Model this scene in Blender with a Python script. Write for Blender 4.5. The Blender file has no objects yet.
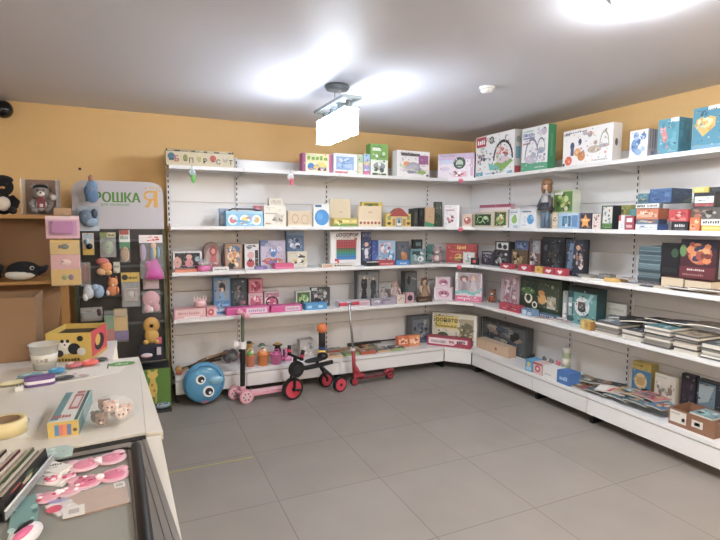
import bpy, math, random, re
from mathutils import Vector, Matrix
sc = bpy.context.scene
COL = sc.collection
PI = math.pi
R = math.radians
# ------------------------------------------------------------------ camera
FPX, YAW, PITCH, ROLL, HC = 498.05, .4249, .0947, .0063, 1.5953
cF = Vector((math.sin(YAW)*math.cos(PITCH), math.cos(YAW)*math.cos(PITCH), -math.sin(PITCH)))
cR0 = Vector((math.cos(YAW), -math.sin(YAW), 0)); cU0 = cR0.cross(cF)
cR = cR0*math.cos(ROLL)+cU0*math.sin(ROLL); cU = -cR0*math.sin(ROLL)+cU0*math.cos(ROLL)
EYE = Vector((0, 0, HC))
cam = bpy.data.objects.new('camera', bpy.data.cameras.new('camera'))
COL.objects.link(cam)
M = Matrix((cR, cU, -cF)).transposed().to_4x4(); M.translation = EYE
cam.matrix_world = M
cam.data.sensor_width = 36; cam.data.lens = FPX/720*36; cam.data.clip_start = .02
sc.camera = cam

def ray(u, v): return cR*((u-360)/FPX) - cU*((v-270)/FPX) + cF
def on_plane(u, v, p, n):
    d = ray(u, v); t = (Vector(p)-EYE).dot(n)/d.dot(n); return EYE+d*t
def on_z(u, v, z): return on_plane(u, v, (0, 0, z), Vector((0, 0, 1)))
def on_y(u, v, y): return on_plane(u, v, (0, y, 0), Vector((0, 1, 0)))
def on_x(u, v, x): return on_plane(u, v, (x, 0, 0), Vector((1, 0, 0)))
def pix(P):
    d = Vector(P)-EYE; z = d.dot(cF); return 360+FPX*d.dot(cR)/z, 270-FPX*d.dot(cU)/z

# ------------------------------------------------------------------ materials
def lin(h):
    h = h.lstrip('#')
    r = [int(h[i:i+2], 16)/255 for i in (0, 2, 4)]
    return [c/12.92 if c <= .04045 else ((c+.055)/1.055)**2.4 for c in r]
_m = {}
def mat(h, rough=.5, metal=0, alpha=1, emit=0, bump=0, scale=40, vary=0, name=None):
    key = (h, rough, metal, alpha, emit, bump, scale, vary)
    if key in _m: return _m[key]
    m = bpy.data.materials.new(name or 'paint_'+h); m.use_nodes = True
    nt = m.node_tree; b = nt.nodes['Principled BSDF']
    c = lin(h); g_ = .3*c[0]+.59*c[1]+.11*c[2]
    c = [x*.82+g_*.18 for x in c]+[1]
    b.inputs['Base Color'].default_value = c
    b.inputs['Roughness'].default_value = rough; b.inputs['Metallic'].default_value = metal
    b.inputs['Alpha'].default_value = alpha
    if emit:
        b.inputs['Emission Color'].default_value = c; b.inputs['Emission Strength'].default_value = emit
    if bump or vary:
        tc = nt.nodes.new('ShaderNodeTexCoord'); nz = nt.nodes.new('ShaderNodeTexNoise')
        nz.inputs['Scale'].default_value = scale; nz.inputs['Detail'].default_value = 5
        nt.links.new(tc.outputs['Object'], nz.inputs['Vector'])
        if vary:
            mx = nt.nodes.new('ShaderNodeMix'); mx.data_type = 'RGBA'
            mx.inputs[6].default_value = [x*(1-vary) for x in c[:3]]+[1]
            mx.inputs[7].default_value = [min(1, x*(1+vary)) for x in c[:3]]+[1]
            nt.links.new(nz.outputs['Fac'], mx.inputs[0]); nt.links.new(mx.outputs[2], b.inputs['Base Color'])
        if bump:
            bp = nt.nodes.new('ShaderNodeBump'); bp.inputs['Strength'].default_value = bump
            nt.links.new(nz.outputs['Fac'], bp.inputs['Height']); nt.links.new(bp.outputs['Normal'], b.inputs['Normal'])
    _m[key] = m; return m
def wood(h, h2, sx=2, name='wood'):
    m = bpy.data.materials.new(name); m.use_nodes = True; nt = m.node_tree; b = nt.nodes['Principled BSDF']
    tc = nt.nodes.new('ShaderNodeTexCoord'); mp = nt.nodes.new('ShaderNodeMapping')
    mp.inputs['Scale'].default_value = (sx, 20, 30)
    nz = nt.nodes.new('ShaderNodeTexNoise'); nz.inputs['Scale'].default_value = 2; nz.inputs['Detail'].default_value = 8
    mx = nt.nodes.new('ShaderNodeMix'); mx.data_type = 'RGBA'
    mx.inputs[6].default_value = lin(h)+[1]; mx.inputs[7].default_value = lin(h2)+[1]
    nt.links.new(tc.outputs['Object'], mp.inputs[0]); nt.links.new(mp.outputs[0], nz.inputs[0])
    nt.links.new(nz.outputs['Fac'], mx.inputs[0]); nt.links.new(mx.outputs[2], b.inputs['Base Color'])
    b.inputs['Roughness'].default_value = .5
    return m
WHITE = mat('e2e1e1', .38, name='white_enamel')
PANEL = mat('e4e3e4', .27, name='white_panel')
WOODM = wood('b58a55', 'a2773f')
CARD = mat('94714d', .85, vary=.08, scale=12, name='cardboard')
CLEAR = mat('e8eef0', .08, alpha=.16, name='clear_plastic')
CLEAR2 = mat('e4e6e6', .12, alpha=.3, name='thin_film')
BLACK = mat('141416', .5)
SLOT = mat('0c0c0c', .8)
CHROME = mat('b9bcc0', .25, metal=.9)
FUR = lambda h: mat(h, .95, bump=.8, scale=180, vary=.15)

# ------------------------------------------------------------------ mesh builder
_txt = {}
def text_mesh(s, off=.012):
    if (s, off) in _txt: return _txt[s, off]
    cu = bpy.data.curves.new('lettering', 'FONT'); cu.body = s; cu.align_x = 'CENTER'; cu.align_y = 'CENTER'
    cu.size = 1; cu.resolution_u = 2; cu.offset = off
    o = bpy.data.objects.new('lettering', cu); COL.objects.link(o)
    dg = bpy.context.evaluated_depsgraph_get(); me = o.evaluated_get(dg).to_mesh()
    vs = [tuple(v.co) for v in me.vertices]; fs = [tuple(p.vertices) for p in me.polygons]
    o.evaluated_get(dg).to_mesh_clear()
    bpy.data.objects.remove(o); bpy.data.curves.remove(cu)
    _txt[s, off] = (vs, fs); return vs, fs

class MB:
    def __init__(s): s.v = []; s.f = []; s.mi = []; s.sm = []; s.mats = []
    def idx(s, c):
        m = mat(c) if isinstance(c, str) else c
        if m not in s.mats: s.mats.append(m)
        return s.mats.index(m)
    def add(s, vs, fs, c, smooth=False, X=None):
        n = len(s.v); k = s.idx(c)
        s.v += [tuple(X @ Vector(v)) if X else tuple(v) for v in vs]
        for f in fs: s.f.append([i+n for i in f]); s.mi.append(k); s.sm.append(smooth)
        return s
    def box(s, x0, y0, z0, x1, y1, z1, c, X=None, side=None, top=None, back=None):
        vs = [(x, y, z) for x in (x0, x1) for y in (y0, y1) for z in (z0, z1)]
        F = dict(front=(0, 4, 5, 1), back=(2, 3, 7, 6), left=(0, 1, 3, 2), right=(4, 6, 7, 5), bottom=(0, 2, 6, 4), top=(1, 5, 7, 3))
        cs = dict(front=c, back=back or side or c, left=side or c, right=side or c, bottom=side or c, top=top or side or c)
        n = len(s.v); s.v += [tuple(X @ Vector(v)) if X else v for v in vs]
        for k, f in F.items(): s.f.append([i+n for i in f]); s.mi.append(s.idx(cs[k])); s.sm.append(False)
        return s
    def rbox(s, x0, y0, z0, x1, y1, z1, r, c, X=None, n=4, smooth=True):
        # box with its vertical edges rounded by r
        pts = []
        for cx, cy, a0 in ((x1-r, y0+r, -PI/2), (x1-r, y1-r, 0), (x0+r, y1-r, PI/2), (x0+r, y0+r, PI)):
            for i in range(n+1):
                a = a0+PI/2*i/n; pts.append((cx+r*math.cos(a), cy+r*math.sin(a)))
        return s.prism(pts, z0, z1, c, X)
    def prism(s, pts, z0, z1, c, X=None, smooth=False):
        n = len(pts); vs = [(x, y, z0) for x, y in pts]+[(x, y, z1) for x, y in pts]
        fs = [list(range(n))[::-1], list(range(n, 2*n))]+[[i, (i+1) % n, n+(i+1) % n, n+i] for i in range(n)]
        return s.add(vs, fs, c, smooth, X)
    def cyl(s, p0, p1, r0, c, r1=None, n=14, X=None, caps=True, smooth=True):
        p0 = Vector(p0); p1 = Vector(p1); r1 = r0 if r1 is None else r1
        d = (p1-p0).normalized(); a = d.orthogonal().normalized(); b = d.cross(a)
        vs = []
        for p, r in ((p0, r0), (p1, r1)):
            vs += [p+a*(r*math.cos(2*PI*i/n))+b*(r*math.sin(2*PI*i/n)) for i in range(n)]
        s.add(vs, [[i, (i+1) % n, n+(i+1) % n, n+i] for i in range(n)], c, smooth, X)
        if caps: s.add(vs, [list(range(n))[::-1], list(range(n, 2*n))], c, False, X)
        return s
    def tube(s, pts, r, c, n=8, X=None):
        pts = [Vector(p) for p in pts]; rs = r if isinstance(r, (list, tuple)) else [r]*len(pts)
        vs = []; a = None
        for i, p in enumerate(pts):
            d = (pts[min(i+1, len(pts)-1)]-pts[max(i-1, 0)]).normalized()
            if a is None: a = d.orthogonal().normalized()
            a = (a-d*a.dot(d)).normalized(); b = d.cross(a)
            vs += [p+a*(rs[i]*math.cos(2*PI*k/n))+b*(rs[i]*math.sin(2*PI*k/n)) for k in range(n)]
        fs = [[i*n+k, i*n+(k+1) % n, (i+1)*n+(k+1) % n, (i+1)*n+k] for i in range(len(pts)-1) for k in range(n)]
        fs += [list(range(n))[::-1], [(len(pts)-1)*n+k for k in range(n)]]
        return s.add(vs, fs, c, True, X)
    def ell(s, c0, r, c, n=14, m=9, X=None, squash=None):
        cx, cy, cz = c0; rx, ry, rz = r if isinstance(r, (list, tuple)) else (r, r, r)
        vs = [(cx, cy, cz-rz)]
        for j in range(1, m):
            t = PI*j/m
            for i in range(n):
                a = 2*PI*i/n; vs.append((cx+rx*math.sin(t)*math.cos(a), cy+ry*math.sin(t)*math.sin(a), cz-rz*math.cos(t)))
        vs.append((cx, cy, cz+rz)); L = len(vs)-1
        fs = [[0, 1+(i+1) % n, 1+i] for i in range(n)]
        fs += [[1+j*n+i, 1+j*n+(i+1) % n, 1+(j+1)*n+(i+1) % n, 1+(j+1)*n+i] for j in range(m-2) for i in range(n)]
        fs += [[1+(m-2)*n+i, 1+(m-2)*n+(i+1) % n, L] for i in range(n)]
        return s.add(vs, fs, c, True, X)
    def lathe(s, prof, c, at=(0, 0, 0), n=20, X=None, smooth=True):
        vs = []
        for r, z in prof: vs += [(at[0]+r*math.cos(2*PI*i/n), at[1]+r*math.sin(2*PI*i/n), at[2]+z) for i in range(n)]
        fs = [[j*n+i, j*n+(i+1) % n, (j+1)*n+(i+1) % n, (j+1)*n+i] for j in range(len(prof)-1) for i in range(n)]
        if prof[0][0] > 1e-5: fs.append(list(range(n))[::-1])
        if prof[-1][0] > 1e-5: fs.append([(len(prof)-1)*n+i for i in range(n)])
        return s.add(vs, fs, c, smooth, X)
    def ring(s, r0, r1, y0, y1, c, X=None, n=24):      # flat ring whose axis is local y
        vs = []
        for y, r in ((y0, r0), (y0, r1), (y1, r1), (y1, r0)):
            vs += [(r*math.cos(2*PI*i/n), y, r*math.sin(2*PI*i/n)) for i in range(n)]
        fs = [[j*n+i, j*n+(i+1) % n, ((j+1) % 4)*n+(i+1) % n, ((j+1) % 4)*n+i] for j in range(4) for i in range(n)]
        return s.add(vs, fs, c, False, X)
    def flat(s, pts, T, k, c):                          # a printed shape: T maps (s,t,layer) to a point on a face
        return s.add([T(a, b, k) for a, b in pts], [list(range(len(pts)))], c)
    def art(s, spec, T, asp, seed=0):
        """asp = width/height of the face; the spec is a list of small printed shapes in face coordinates 0..1"""
        rnd = random.Random(seed); k = 1
        for it in [q.split() for q in spec.split(';') if q.strip()]:
            q = it[0]
            if q == 'r':
                x0, y0, x1, y1 = map(float, it[1:5]); s.flat([(x0, y0), (x1, y0), (x1, y1), (x0, y1)], T, k, it[5])
            elif q in 'ec':
                if q == 'e': cx, cy, rx, ry = map(float, it[1:5]); c = it[5]
                else: cx, cy, ry = map(float, it[1:4]); rx = ry/asp; c = it[4]
                s.flat([(cx+rx*math.cos(2*PI*i/14), cy+ry*math.sin(2*PI*i/14)) for i in range(14)], T, k, c)
            elif q == 'a':                              # arch / ring outline
                cx, cy, rx, ry, w, a0, a1 = map(float, it[1:8]); n = 14
                o = [(cx+rx*math.cos(R(a0+(a1-a0)*i/n)), cy+ry*math.sin(R(a0+(a1-a0)*i/n))) for i in range(n+1)]
                i_ = [(cx+rx*(1-w)*math.cos(R(a0+(a1-a0)*i/n)), cy+ry*(1-w)*math.sin(R(a0+(a1-a0)*i/n))) for i in range(n+1)]
                for i in range(n): s.flat([o[i], o[i+1], i_[i+1], i_[i]], T, k, it[8])
            elif q == 'p':
                c = it[1]; xs = list(map(float, it[2:])); s.flat(list(zip(xs[::2], xs[1::2])), T, k, c)
            elif q == 'g':                              # a scatter of small irregular patches
                x0, y0, x1, y1 = map(float, it[1:5]); n = int(it[5]); cs = it[6].split(',')
                for i in range(n):
                    rx = (x1-x0)*rnd.uniform(.07, .2); ry = min((y1-y0)*rnd.uniform(.08, .22), rx*asp*1.6)
                    cx = rnd.uniform(x0+rx, x1-rx); cy = rnd.uniform(y0+ry, y1-ry); a0 = rnd.random()*6; m = rnd.choice((5, 6, 8))
                    s.flat([(cx+rx*math.cos(a0+2*PI*j/m)*rnd.uniform(.7, 1), cy+ry*math.sin(a0+2*PI*j/m)*rnd.uniform(.7, 1)) for j in range(m)], T, k+i*.12, cs[i % len(cs)])
                k += 1
            elif q == 'q':                              # fine picture detail: many tiny irregular dabs
                x0, y0, x1, y1 = map(float, it[1:5]); n = int(it[5]); cs = it[6].split(',')
                for i in range(n):
                    ry = rnd.uniform(.012, .035)*rnd.uniform(.8, 1.5); rx = ry/asp*rnd.uniform(.6, 1.6); cx = rnd.uniform(x0, x1); cy = rnd.uniform(y0, y1); a0 = rnd.random()*6; m = rnd.choice((4, 5, 6))
                    s.flat([(cx+rx*math.cos(a0+2*PI*j/m)*rnd.uniform(.6, 1), cy+ry*math.sin(a0+2*PI*j/m)*rnd.uniform(.6, 1)) for j in range(m)], T, k+i*.03, rnd.choice(cs))
                k += 1
            elif q == 's':                              # a line of tiny blurred glyphs: s x0 y0 x1 y1 n colour
                x0, y0, x1, y1 = map(float, it[1:5]); n = int(it[5]); w = (x1-x0)/n
                for i in range(n):
                    h = rnd.uniform(.6, 1)*(y1-y0); s.flat([(x0+i*w, y0), (x0+(i+rnd.uniform(.5, .85))*w, y0), (x0+(i+rnd.uniform(.5, .85))*w, y0+h), (x0+i*w, y0+h)], T, k, it[6])
            elif q == 'w':                              # w cx cy height colour words...
                cx, cy, h = map(float, it[1:4]); vs, fs = text_mesh(' '.join(it[5:]))
                s.add([T(cx+x*h/asp, cy+y*h, k) for x, y, z in vs], fs, it[4])
            k += 1
        return s
    def mesh(s, name):
        me = bpy.data.meshes.new(name); me.from_pydata(s.v, [], s.f)
        for m in s.mats: me.materials.append(m)
        me.polygons.foreach_set('material_index', s.mi); me.polygons.foreach_set('use_smooth', s.sm); me.update()
        return me
    def obj(s, name, parent=None, loc=None, rz=0):
        o = bpy.data.objects.new(name, s.mesh(name)); COL.objects.link(o)
        if parent: o.parent = parent
        if loc is not None: o.location = loc
        if rz: o.rotation_euler = (0, 0, rz)
        return o

def tag(o, label, cat, group=None, kind=None):
    o['label'] = label; o['category'] = cat
    if group: o['group'] = group
    if kind: o['kind'] = kind
    return o
def struct(o): o['kind'] = 'structure'; return o
def thing(name, label, cat, loc=(0, 0, 0), rz=0, group=None):
    o = bpy.data.objects.new(name, None); COL.objects.link(o); o.location = loc; o.rotation_euler = (0, 0, rz)
    o.empty_display_size = .05
    return tag(o, label, cat, group)
def tfront(W, H, y=0, e=.0004): return lambda a, b, k: ((a-.5)*W, y-e*k, b*H)
def tright(W, D, H, e=.0004): return lambda a, b, k: (W/2+e*k, a*D, b*H)
def ttop(W, D, H, e=.0004): return lambda a, b, k: ((a-.5)*W, b*D, H+e*k)

# ------------------------------------------------------------------ the room
XW, YW, ZC = 3.759, 5.017, 2.573
X0, Y0 = -3.2, -5.2
def plain(name, m, *b): o = MB().box(*b, m).obj(name); return struct(o)
# floor: large grey tiles laid in the mesh of the material
fm = bpy.data.materials.new('grey_porcelain_tile'); fm.use_nodes = True
nt = fm.node_tree; b = nt.nodes['Principled BSDF']
tc = nt.nodes.new('ShaderNodeTexCoord'); mp = nt.nodes.new('ShaderNodeMapping')
br = nt.nodes.new('ShaderNodeTexBrick'); br.offset = 0; br.squash = 1
TS = .651
mp.inputs['Location'].default_value = (-.705+.0, -3.324, 0)
br.inputs['Scale'].default_value = 1; br.inputs['Mortar Size'].default_value = .0035; br.inputs['Mortar Smooth'].default_value = .3
br.inputs['Brick Width'].default_value = TS; br.inputs['Row Height'].default_value = TS
br.inputs['Color1'].default_value = lin('979089')+[1]; br.inputs['Color2'].default_value = lin('9a938d')+[1]; br.inputs['Mortar'].default_value = lin('7c756f')+[1]
nz = nt.nodes.new('ShaderNodeTexNoise'); nz.inputs['Scale'].default_value = 3; nz.inputs['Detail'].default_value = 6
mx = nt.nodes.new('ShaderNodeMix'); mx.data_type = 'RGBA'; mx.blend_type = 'MULTIPLY'; mx.inputs[0].default_value = .25
nt.links.new(tc.outputs['Object'], mp.inputs[0]); nt.links.new(mp.outputs[0], br.inputs['Vector'])
nt.links.new(tc.outputs['Object'], nz.inputs['Vector'])
nt.links.new(br.outputs['Color'], mx.inputs[6]); nt.links.new(nz.outputs['Fac'], mx.inputs[7]); nt.links.new(mx.outputs[2], b.inputs['Base Color'])
b.inputs['Roughness'].default_value = .42
plain('floor', fm, X0-.1, Y0-.1, -.05, XW+.1, YW+.1, 0)
CEIL = mat('d6d7df', .5, name='stretched_ceiling')
CEIL.node_tree.nodes['Principled BSDF'].inputs['Specular IOR Level'].default_value = .2
YEL = mat('e8bc70', .6, bump=.08, scale=60, vary=.04, name='ochre_wall_paint')
plain('ceiling', CEIL, X0-.1, Y0-.1, ZC, XW+.1, YW+.1, ZC+.05)
plain('wall_back', YEL, X0-.1, YW, 0, XW+.1, YW+.1, ZC)
plain('wall_right', YEL, XW, Y0-.1, 0, XW+.1, YW, ZC)
CREAM = mat('d6d0c4', .6, name='cream_wall_paint')
plain('wall_left', CREAM, X0-.1, Y0-.1, 0, X0, YW, ZC)
plain('wall_front', CREAM, X0, Y0-.1, 0, XW, Y0, ZC)

# ------------------------------------------------------------------ shelving along two walls
YB, XR, YU, XU = 4.516, 3.262, 4.952, 3.694
SH = {'T': 2.07, '2': 1.557, '3': 1.158, '4': .75, '0': .24}
DEP = YU-YB
LIP = .03
def upright(par, x, y=DEP+.012):
    x += .0155
    m = MB().box(x-.014, y-.02, .02, x+.014, y+.03, 2.21, WHITE)
    for i in range(42):
        z = .1+i*.05; m.box(x-.005, y-.0206, z, x+.005, y-.019, z+.028, SLOT)
    m.box(x-.014, y-DEP+.03, .0, x+.014, y+.02, .05, BLACK)
    m.obj('upright', par)
def shelf_unit(label, W, loc, rz, last=False):
    t = thing('shelving_unit', label, 'shelving', loc, rz, 'white shop shelving along the two walls')
    p = MB(); z = .1
    while z < 2.2:
        z1 = min(z+.42, 2.205); p.box(.031, DEP, z, W-(.032 if last else .002), DEP+.02, z1-.004, PANEL); z = z1
    p.obj('back_panel', t)
    upright(t, 0)
    if last: upright(t, W-.031)
    for k, z in SH.items():
        s = MB().box(.002, 0, z-LIP, W-.002, .012, z, WHITE).box(.002, .012, z-.012, W-.002, DEP-.002, z-.0005, WHITE)
        so = s.obj('base_shelf' if k == '0' else 'shelf', t)
        if k != '0':
            for x in (.006, W-.009):
                MB().add([(x, DEP-.01, z-.013), (x, .02, z-.013), (x, .02, z-.03), (x, DEP-.01, z-.065),
                          (x+.003, DEP-.01, z-.013), (x+.003, .02, z-.013), (x+.003, .02, z-.03), (x+.003, DEP-.01, z-.065)],
                         [(0, 1, 2, 3), (7, 6, 5, 4), (0, 4, 5, 1), (1, 5, 6, 2), (2, 6, 7, 3), (3, 7, 4, 0)], WHITE).obj('bracket', so)
    z = SH['0']
    MB().box(.003, .006, .081, W-.003, .02, z-LIP-.008, WHITE).obj('plinth', t)
    return t
BX = [.282, .903, 1.832, 3.068]
RY = [4.282, 3.385, 2.781, 1.541]
shelf_unit('narrow white shelving bay at the left end beside the display rack', BX[1]-BX[0], (BX[0], YB, 0), 0)
shelf_unit('middle white shelving bay on the back wall, behind the pink scooter and the tricycle', BX[2]-BX[1], (BX[1], YB, 0), 0)
shelf_unit('wide white shelving bay on the back wall left of the corner, red scooter in front', BX[3]-BX[2], (BX[2], YB, 0), 0)
shelf_unit('white shelving bay on the right wall next to the corner', RY[0]-RY[1], (XR, RY[0], 0), -PI/2)
shelf_unit('narrowest white shelving bay in the middle of the right wall', RY[1]-RY[2], (XR, RY[1], 0), -PI/2)
shelf_unit('wide white shelving bay nearest on the right, loaded with magazines', RY[2]-RY[3], (XR, RY[2], 0), -PI/2, True)
t = thing('corner_shelving_unit', 'white corner shelving unit with a short slanting front', 'shelving', (BX[3], YB, 0), 0, 'white shop shelving along the two walls')
a, bb = XR-BX[3], YB-RY[0]     # the slanting front runs from (0,0) to (a,-bb)
w_, d_ = XU-BX[3], YU-YB
def cpoly(e=.002): return [(e, d_-e), (e, 0), (a, -bb+e), (w_-e, -bb+e), (w_-e, d_-e)]
p = MB(); z = .1
while z < 2.2:
    z1 = min(z+.42, 2.205)
    p.box(.031, d_, z, w_, d_+.02, z1-.004, PANEL); p.box(w_, -bb+.004, z, w_+.02, d_+.02, z1-.004, PANEL); z = z1
p.obj('back_panel', t)
upright(t, 0)
for k, z in SH.items():
    dx, dy = a, -bb; L = math.hypot(dx, dy); nx, ny = -dy/L, dx/L
    s = MB().prism(cpoly()[::-1], z-.012, z-.0005, WHITE)
    s.prism([(.002, .001), (a-.001, -bb+.002), (a-.001+nx*.012, -bb+.002+ny*.012), (.002+nx*.012, .001+ny*.012)], z-LIP, z, WHITE)
    s.obj('base_shelf' if k == '0' else 'shelf', t)
MB().prism([(.006, 0), (a-.003, -bb+.006), (a+.007, -bb+.016), (.014, .012)], .081, SH['0']-LIP-.004, WHITE).obj('plinth', t)

# ------------------------------------------------------------------ placing goods
WALL = {'B': ((0, YB, 0), 0), 'R': ((XR, 0, 0), -PI/2), 'C': ((3.165, 4.40, 0), -PI/4-.1)}
def mixhex(a, b, t):
    return ''.join('%02x' % round(int(a[i:i+2], 16)*(1-t)+int(b[i:i+2], 16)*t) for i in (0, 2, 4))
TOPZ = {}
def onshelf(u, v, z, wall, lo=.1, hi=.1):
    P = on_z(u, v, z)
    if wall == 'R':
        x = min(max(P.x, XR+lo), XU-hi); P = on_x(u, v, x)
    else:
        y = min(max(P.y, YB+lo), YU-hi); P = on_y(u, v, y)
    P.z = z; return P
def place(wall, z, u0, u1, vt, df=.1, vb=None):
    """front plane df behind the shelf edge (or through the floor point seen at vb): width, height, base centre, turn"""
    p, rz = WALL[wall]; n = Vector((math.sin(rz), -math.cos(rz), 0)); um = (u0+u1)/2
    if vb is not None:
        P = on_z(um, vb, z); df = max(.008, (Vector(p)-P).dot(n))
    q = Vector(p)-n*df
    A = on_plane(u0, vt+8, q, n); B = on_plane(u1, vt+8, q, n); T = on_plane(um, vt, q, n)
    W = (B-A).length; c = (A+B)/2; c.z = z
    return W, max(.004, T.z-z), c, rz
def I(name, label, cat, wall, shelf, u0, u1, vt, front, spec='', df=.1, d=.08, side=None, top=None, z=None, vb=None, us=None, g=None, sspec='', turn=0, lean=0):
    zz = SH[shelf] if z is None else z
    df = max(df, .0135)
    W, H, c, rz = place(wall, zz, u0, u1, vt, df, vb)
    W -= .002
    ceil_ = {'T': 9, '2': 2.07, '3': 1.557, '4': 1.158, '0': .75}[shelf]-(.05 if name == 'fidget_toy_box' else .02)
    H = min(H, ceil_-zz); d = min(d, .4-df)
    if us:                                              # depth read from how far the near side reaches
        n = Vector((math.sin(rz), -math.cos(rz), 0)); e = Vector((math.cos(rz), math.sin(rz), 0))*W/2
        lo, hi = .01, .385-df
        for _ in range(24):
            d = (lo+hi)/2
            if pix(c+e-n*d+Vector((0, 0, H*.6)))[0] < us: lo = d
            else: hi = d
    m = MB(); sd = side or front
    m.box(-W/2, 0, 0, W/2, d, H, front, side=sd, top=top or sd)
    seed = len(label)*7+int(u0*3)
    if spec:
        if W*H > .004 and not any(q in name for q in ('fidget', 'book', 'wooden', 'tray', 'card_pack', 'card_game')):
            pal = [mixhex(q, front, .35) for q in sorted(set(re.findall(r'\b[0-9a-f]{6}\b', spec)))+['dedad2', '3c3c40']]
            spec += f'; q .05 .05 .95 .95 {int(12+W*H*420)} '+','.join(pal)+f'; s .08 .9 .5 .93 9 {pal[0]}; s .55 .06 .92 .085 9 {pal[-2]}'
        m.art(spec, tfront(W, H), W/H, seed)
    if sspec: m.art(sspec, tright(W, d, H), d/H, seed+1)
    if lean: c.z += d*abs(math.sin(lean))+.0005
    o = m.obj(name, None, c, rz+turn)
    if lean: o.rotation_euler = (lean, 0, rz+turn)
    tag(o, label, cat, g); TOPZ[o.name] = zz+H
    return o
def top(o): return TOPZ[o.name]+.0008

# ================================================================== goods: top shelf
GT = 'toy boxes along the top shelf'; G2 = 'toys along the second shelf'; G3 = 'toys along the third shelf'; G4 = 'toys along the fourth shelf'; G0 = 'toys on the bottom shelf'
# alphabet box
I('alphabet_box', 'long beige alphabet box with pictures and letters, at the left end of the top shelf', 'toy box', 'B', 'T', 166, 233.5, 150.4, 'cdbf9c',
  'r 0 .86 1 1 3a342c; r .02 .88 .98 .99 bfae86; r .12 .86 .2 .95 3a342c; r .36 .86 .42 .95 3a342c; r .55 .86 .6 .95 3a342c; r .7 .86 .78 .95 3a342c; r .92 .86 .97 .95 3a342c; c .075 .55 .22 3f7391; r .04 .3 .11 .42 35586d; w .15 .38 .5 b03a4a Б; e .275 .48 .035 .22 8a8a45; r .25 .28 .3 .36 5f6a3a; w .36 .32 .42 2b2624 П; e .475 .48 .03 .24 a9a860; c .475 .66 .1 c9c27a; w .565 .32 .42 2b2624 Р; c .685 .52 .2 b5453c; r .655 .3 .715 .4 8c322d; w .765 .3 .42 33356b С; e .87 .45 .04 .16 a7a190; c .87 .58 .09 c9c4b0; w .955 .3 .42 2b2624 Т',
  df=.008, d=.2, side='b5a67f', g=GT)
I('toy_box', 'white and yellow toy box with magenta sides and a green title under the lamp', 'toy box', 'B', 'T', 302.5, 332, 153.7, 'f0e9c8',
  'r 0 0 .1 1 b04a8c; r .9 0 1 1 c85a94; r .1 .55 .9 1 e9e3a4; s .16 .66 .86 .9 5 74b03c; c .28 .3 .2 3f86c9; e .62 .35 .18 .22 f2d75a; r .5 .1 .8 .28 6a3a4e; c .66 .2 .1 e8e0d0; g .15 .05 .85 .5 8 e08aa0,5fb9c9,f4c64a', df=.05, d=.1, side='b5508f', top='e6dcc0', g=GT)
I('toy_box', 'white toy box with a large pale blue picture right of the magenta sided one', 'toy box', 'B', 'T', 333.7, 357.5, 153.7, 'eceef2',
  'r .1 .2 .85 .85 8fb4dd; r .16 .3 .78 .5 a9c8ea; e .45 .6 .22 .14 6f9fd2; g .15 .25 .8 .8 8 c5daf0,7fa6d6,e3ecf6; r .05 0 .6 .12 d8707c', df=.05, d=.1, g=GT)
I('toy_box', 'thin pale yellow and green carton wedged left of the striped carton', 'toy box', 'B', 'T', 358, 363, 154.5, 'dfe2bd', 'r .1 .6 .9 .9 a8cfa0; r .1 .1 .9 .4 e9d9b4', df=.05, d=.1, g=GT)
I('toy_box', 'narrow carton with light blue, yellow, lilac and pink bands', 'toy box', 'B', 'T', 363.6, 370, 154, '9fc6e6',
  'r 0 .72 1 1 a8cfe9; r 0 .48 1 .64 ecd08a; r 0 .28 1 .48 b29cd8; r 0 0 1 .2 de6fa6; g .1 .1 .9 .9 6 ffffff,6f9fd2', df=.05, d=.1, g=GT)
I('toy_box', 'tall green and white carton with grey panda pictures, tallest of the row under the lamp', 'toy box', 'B', 'T', 370.6, 388, 144, '86bf56',
  'r 0 0 1 .5 e9efe4; c .35 .62 .05 ffffff; r .1 .78 .6 .88 f2f7ec; c .75 .7 .06 d8ecc9; e .5 .3 .35 .12 9aa0a2; c .3 .2 .07 55595c; c .65 .18 .08 60656a; r .1 .02 .9 .08 434a3f; c .5 .36 .06 f5f5f5', df=.06, d=.11, side='6fae48', g=GT)
I('toy_box', 'white toy box with an orange and a purple patch among grey sketches', 'toy box', 'B', 'T', 397, 429.5, 151, 'eeeaec',
  'r .12 .8 .7 .9 5a5358; c .3 .45 .16 ef9a4a; r .66 .5 .96 .85 a85f97; e .5 .4 .22 .18 a9a6b8; g .05 .08 .95 .5 14 b9b7c6,8f8fa8,d7c7d2,cfd8b4; e .75 .2 .15 .08 8fb05a; r .9 .05 .96 .12 333333', df=.05, d=.1, g=GT)
I('toy_box', 'pale pink and white box with a green oval face on the top shelf', 'toy box', 'C', 'T', 438, 474.5, 153.5, 'eadfea',
  'r 0 .75 1 1 cfb6da; r .03 .6 .5 .75 c9d3ea; e .6 .62 .17 .24 3f5a4c; e .6 .6 .1 .15 b6c9b4; r .52 .5 .68 .56 3f5a4c; r .42 .08 .8 .28 e2b9c6; g .42 .05 .8 .32 8 d0607c,7b5a62,ffffff; r .9 .1 .97 .85 d6aed0; e .2 .4 .14 .08 d7cbe2', df=.06, d=.1, side='4a3540', g=GT)
GYM = 'a .{0} .52 .19 .36 .16 0 180 3b3b3b'
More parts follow.
